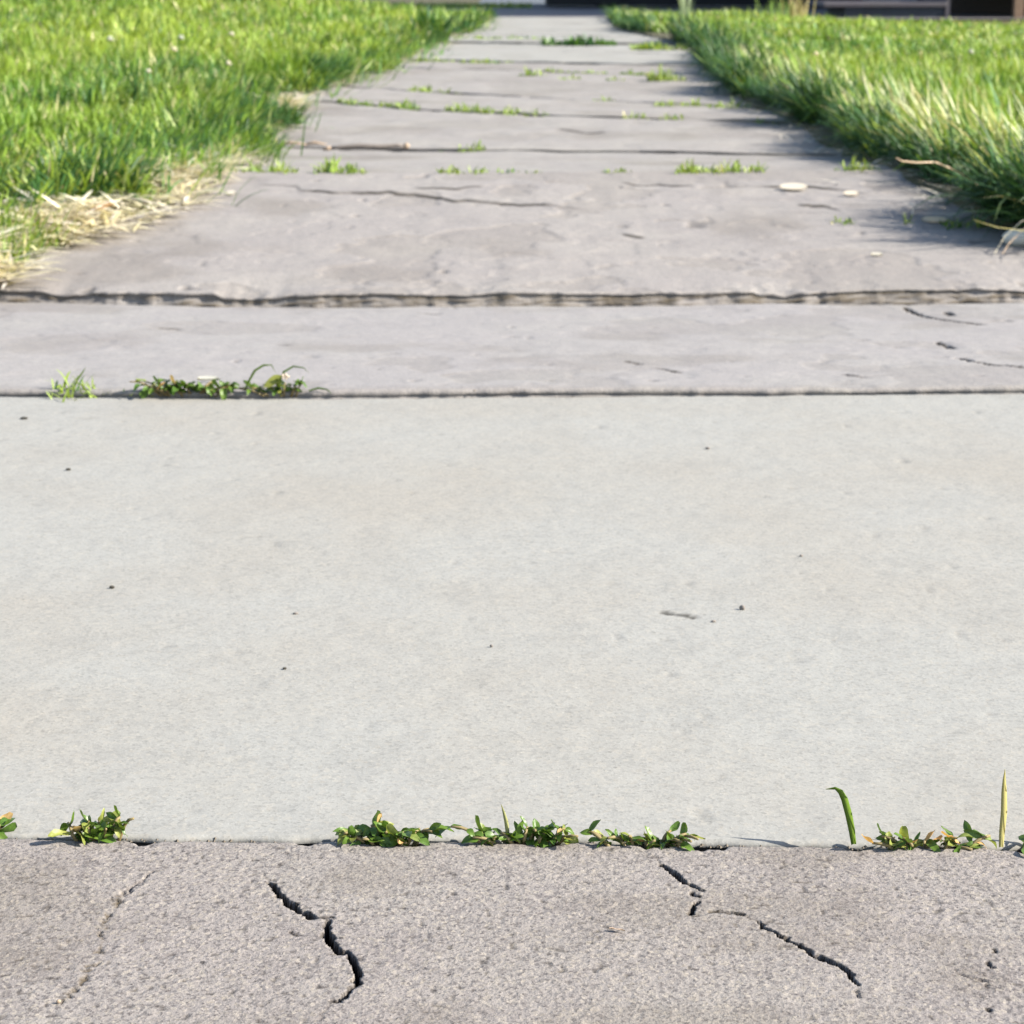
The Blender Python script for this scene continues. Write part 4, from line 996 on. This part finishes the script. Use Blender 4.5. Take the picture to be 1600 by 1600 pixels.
# black car parked side-on across the road (only its lowest part is in the frame)
M_PAINT = plain("black_paint", (0.012, 0.012, 0.014), 0.25, var=0.05, spec=0.5)
M_TYRE = plain("tyre_rubber", (0.02, 0.02, 0.02), 0.85, var=0.1, scale=80)
M_RIM = plain("wheel_metal", (0.25, 0.25, 0.26), 0.4, 0.8, 0.1)
M_GLASS = plain("dark_glass", (0.02, 0.024, 0.028), 0.08, var=0.02, spec=0.6)
M_LAMP = plain("lamp_glass", (0.5, 0.5, 0.48), 0.15, var=0.05)
M_TAIL = plain("tail_lamp", (0.3, 0.02, 0.015), 0.2, var=0.05)
car = empty("parked_car", (0.34, 26.55, -0.012)); tag(car, "black car parked side-on across the road, its underside in deep shade", "car")
prof = [(0.02, 0.20), (0.0, 0.45), (0.10, 0.66), (1.15, 0.86), (1.85, 1.36), (3.2, 1.40), (3.95, 1.0), (4.45, 0.95), (4.5, 0.55), (4.45, 0.20)]
arch = lambda cx: [(cx + 0.36 * math.cos(a), 0.20 + 0.36 * math.sin(a) + 0.03) for a in np.linspace(0, PI, 9)]
prof = prof + arch(3.72) + arch(0.86)
MB().prism(prof, 0, 1.75).build("body", M_PAINT, car, bevel=0.03)
MB().box((0.10, 0.04, 0.035), (4.40, 1.7, 0.21)).build("underbody", M_TYRE, car)  # box lowered almost to the road, standing in for shade beneath the car
for cx in (0.86, 3.72):
    for yy in (0.03, 1.52):
        wmb = MB().tube([(cx, yy, 0.315), (cx, yy + 0.02, 0.315), (cx, yy + 0.18, 0.315), (cx, yy + 0.2, 0.315)], [0.29, 0.315, 0.315, 0.29], 28)
        wo = wmb.build("wheel", M_TYRE, car, smooth=False)
        MB().tube([(cx, yy - 0.012, 0.315), (cx, yy + 0.01, 0.315)], [0.17, 0.2], 20).build("rim", M_RIM, wo)
for ys_ in (-0.006, 1.744):
    MB().prism([(1.35, 0.92), (1.92, 1.29), (2.45, 1.32), (2.45, 0.94)], ys_, ys_ + 0.012).build("window", M_GLASS, car)
    MB().prism([(2.53, 0.94), (2.53, 1.32), (3.15, 1.33), (3.72, 1.0)], ys_, ys_ + 0.012).build("window", M_GLASS, car)
for yy in (0.1, 1.35):
    MB().box((-0.012, yy, 0.50), (0.06, yy + 0.3, 0.62)).build("headlight", M_LAMP, car)
    MB().box((4.44, yy, 0.68), (4.51, yy + 0.3, 0.82)).build("tail_light", M_TAIL, car)

# concrete step at the end of the right lawn
M_STEP = concrete("step_concrete", (0.085, 0.075, 0.085), (0.085, 0.08, 0.08), (0.06, 0.055, 0.06), 1.0, 0.2, 120, 0.5, (2, 9, 0))
M_STEP_DARK = plain("painted_riser", (0.030, 0.036, 0.048), 0.7, var=0.3, scale=8)
stp = empty("concrete_step", (3.28, 20.75, 0)); tag(stp, "low concrete step with a dark blue grey front beside the porch", "step")
MB().box((0, 0, -0.1), (0.98, 1.2, 0.085)).build("riser", M_STEP_DARK, stp)
MB().box((-0.22, -0.03, 0.087), (1.0, 1.25, 0.135)).build("tread", M_STEP, stp, bevel=0.01)
MB().box((0.984, -0.02, -0.1), (1.03, 1.2, 0.3)).build("cheek", M_STEP, stp)
# house with an open porch: only the dark space under its deck and one post reach into the frame
M_WOOD = plain("porch_wood", (0.20, 0.13, 0.085), 0.75, var=0.3, scale=25)
M_SIDING = plain("house_siding", (0.20, 0.20, 0.21), 0.8, var=0.1)
M_ROOF = plain("roof_shingle", (0.06, 0.055, 0.055), 0.9, var=0.3)
hs = empty("porch_house", (4.4, 20.75, 0)); tag(hs, "house with a raised wooden porch, deep dark space below the deck", "house")
MB().box((0, 2.2, -0.1), (8.0, 8.0, 3.2)).build("wall", M_SIDING, hs)
MB().box((-0.02, -0.05, 0.36), (8.0, 2.19, 0.46)).build("porch_deck", M_WOOD, hs)
MB().box((0.0, 2.0, -0.1), (8.0, 2.18, 0.36)).build("foundation", M_ROOF, hs)
MB().prism([(-0.3, 2.9), (8.3, 2.9), (8.3, 3.05), (-0.3, 3.05)], -0.3, 2.2).build("porch_roof", M_ROOF, hs)
rf = MB(); rf.v = [(-0.3, 2.0, 3.2), (8.3, 2.0, 3.2), (8.3, 8.3, 3.2), (-0.3, 8.3, 3.2), (-0.3, 5.1, 5.2), (8.3, 5.1, 5.2)]
rf.f = [(0, 1, 5, 4), (2, 3, 4, 5), (1, 2, 5), (3, 0, 4), (3, 2, 1, 0)]; rf.build("roof", M_ROOF, hs)
for px_ in (0.55, 2.9, 5.3, 7.7):
    MB().box((px_ - 0.045, -0.16, -0.05), (px_ + 0.045, -0.07, 2.9)).build("porch_post", M_WOOD, hs, bevel=0.006)
dr = MB().box((1.2, 2.15, 0.46), (2.1, 2.195, 2.5)).build("door", M_WOOD, hs); MB().tube([(1.98, 2.08, 1.45), (1.98, 2.14, 1.45)], [0.03, 0.015], 8).build("handle", M_RIM, dr)
for wx in (3.2, 5.4):
    wf = MB().box((wx, 2.14, 1.2), (wx + 1.2, 2.195, 2.4)).build("window", M_LAMP, hs); MB().box((wx + 0.08, 2.125, 1.28), (wx + 1.12, 2.137, 2.32)).build("pane", M_GLASS, wf)
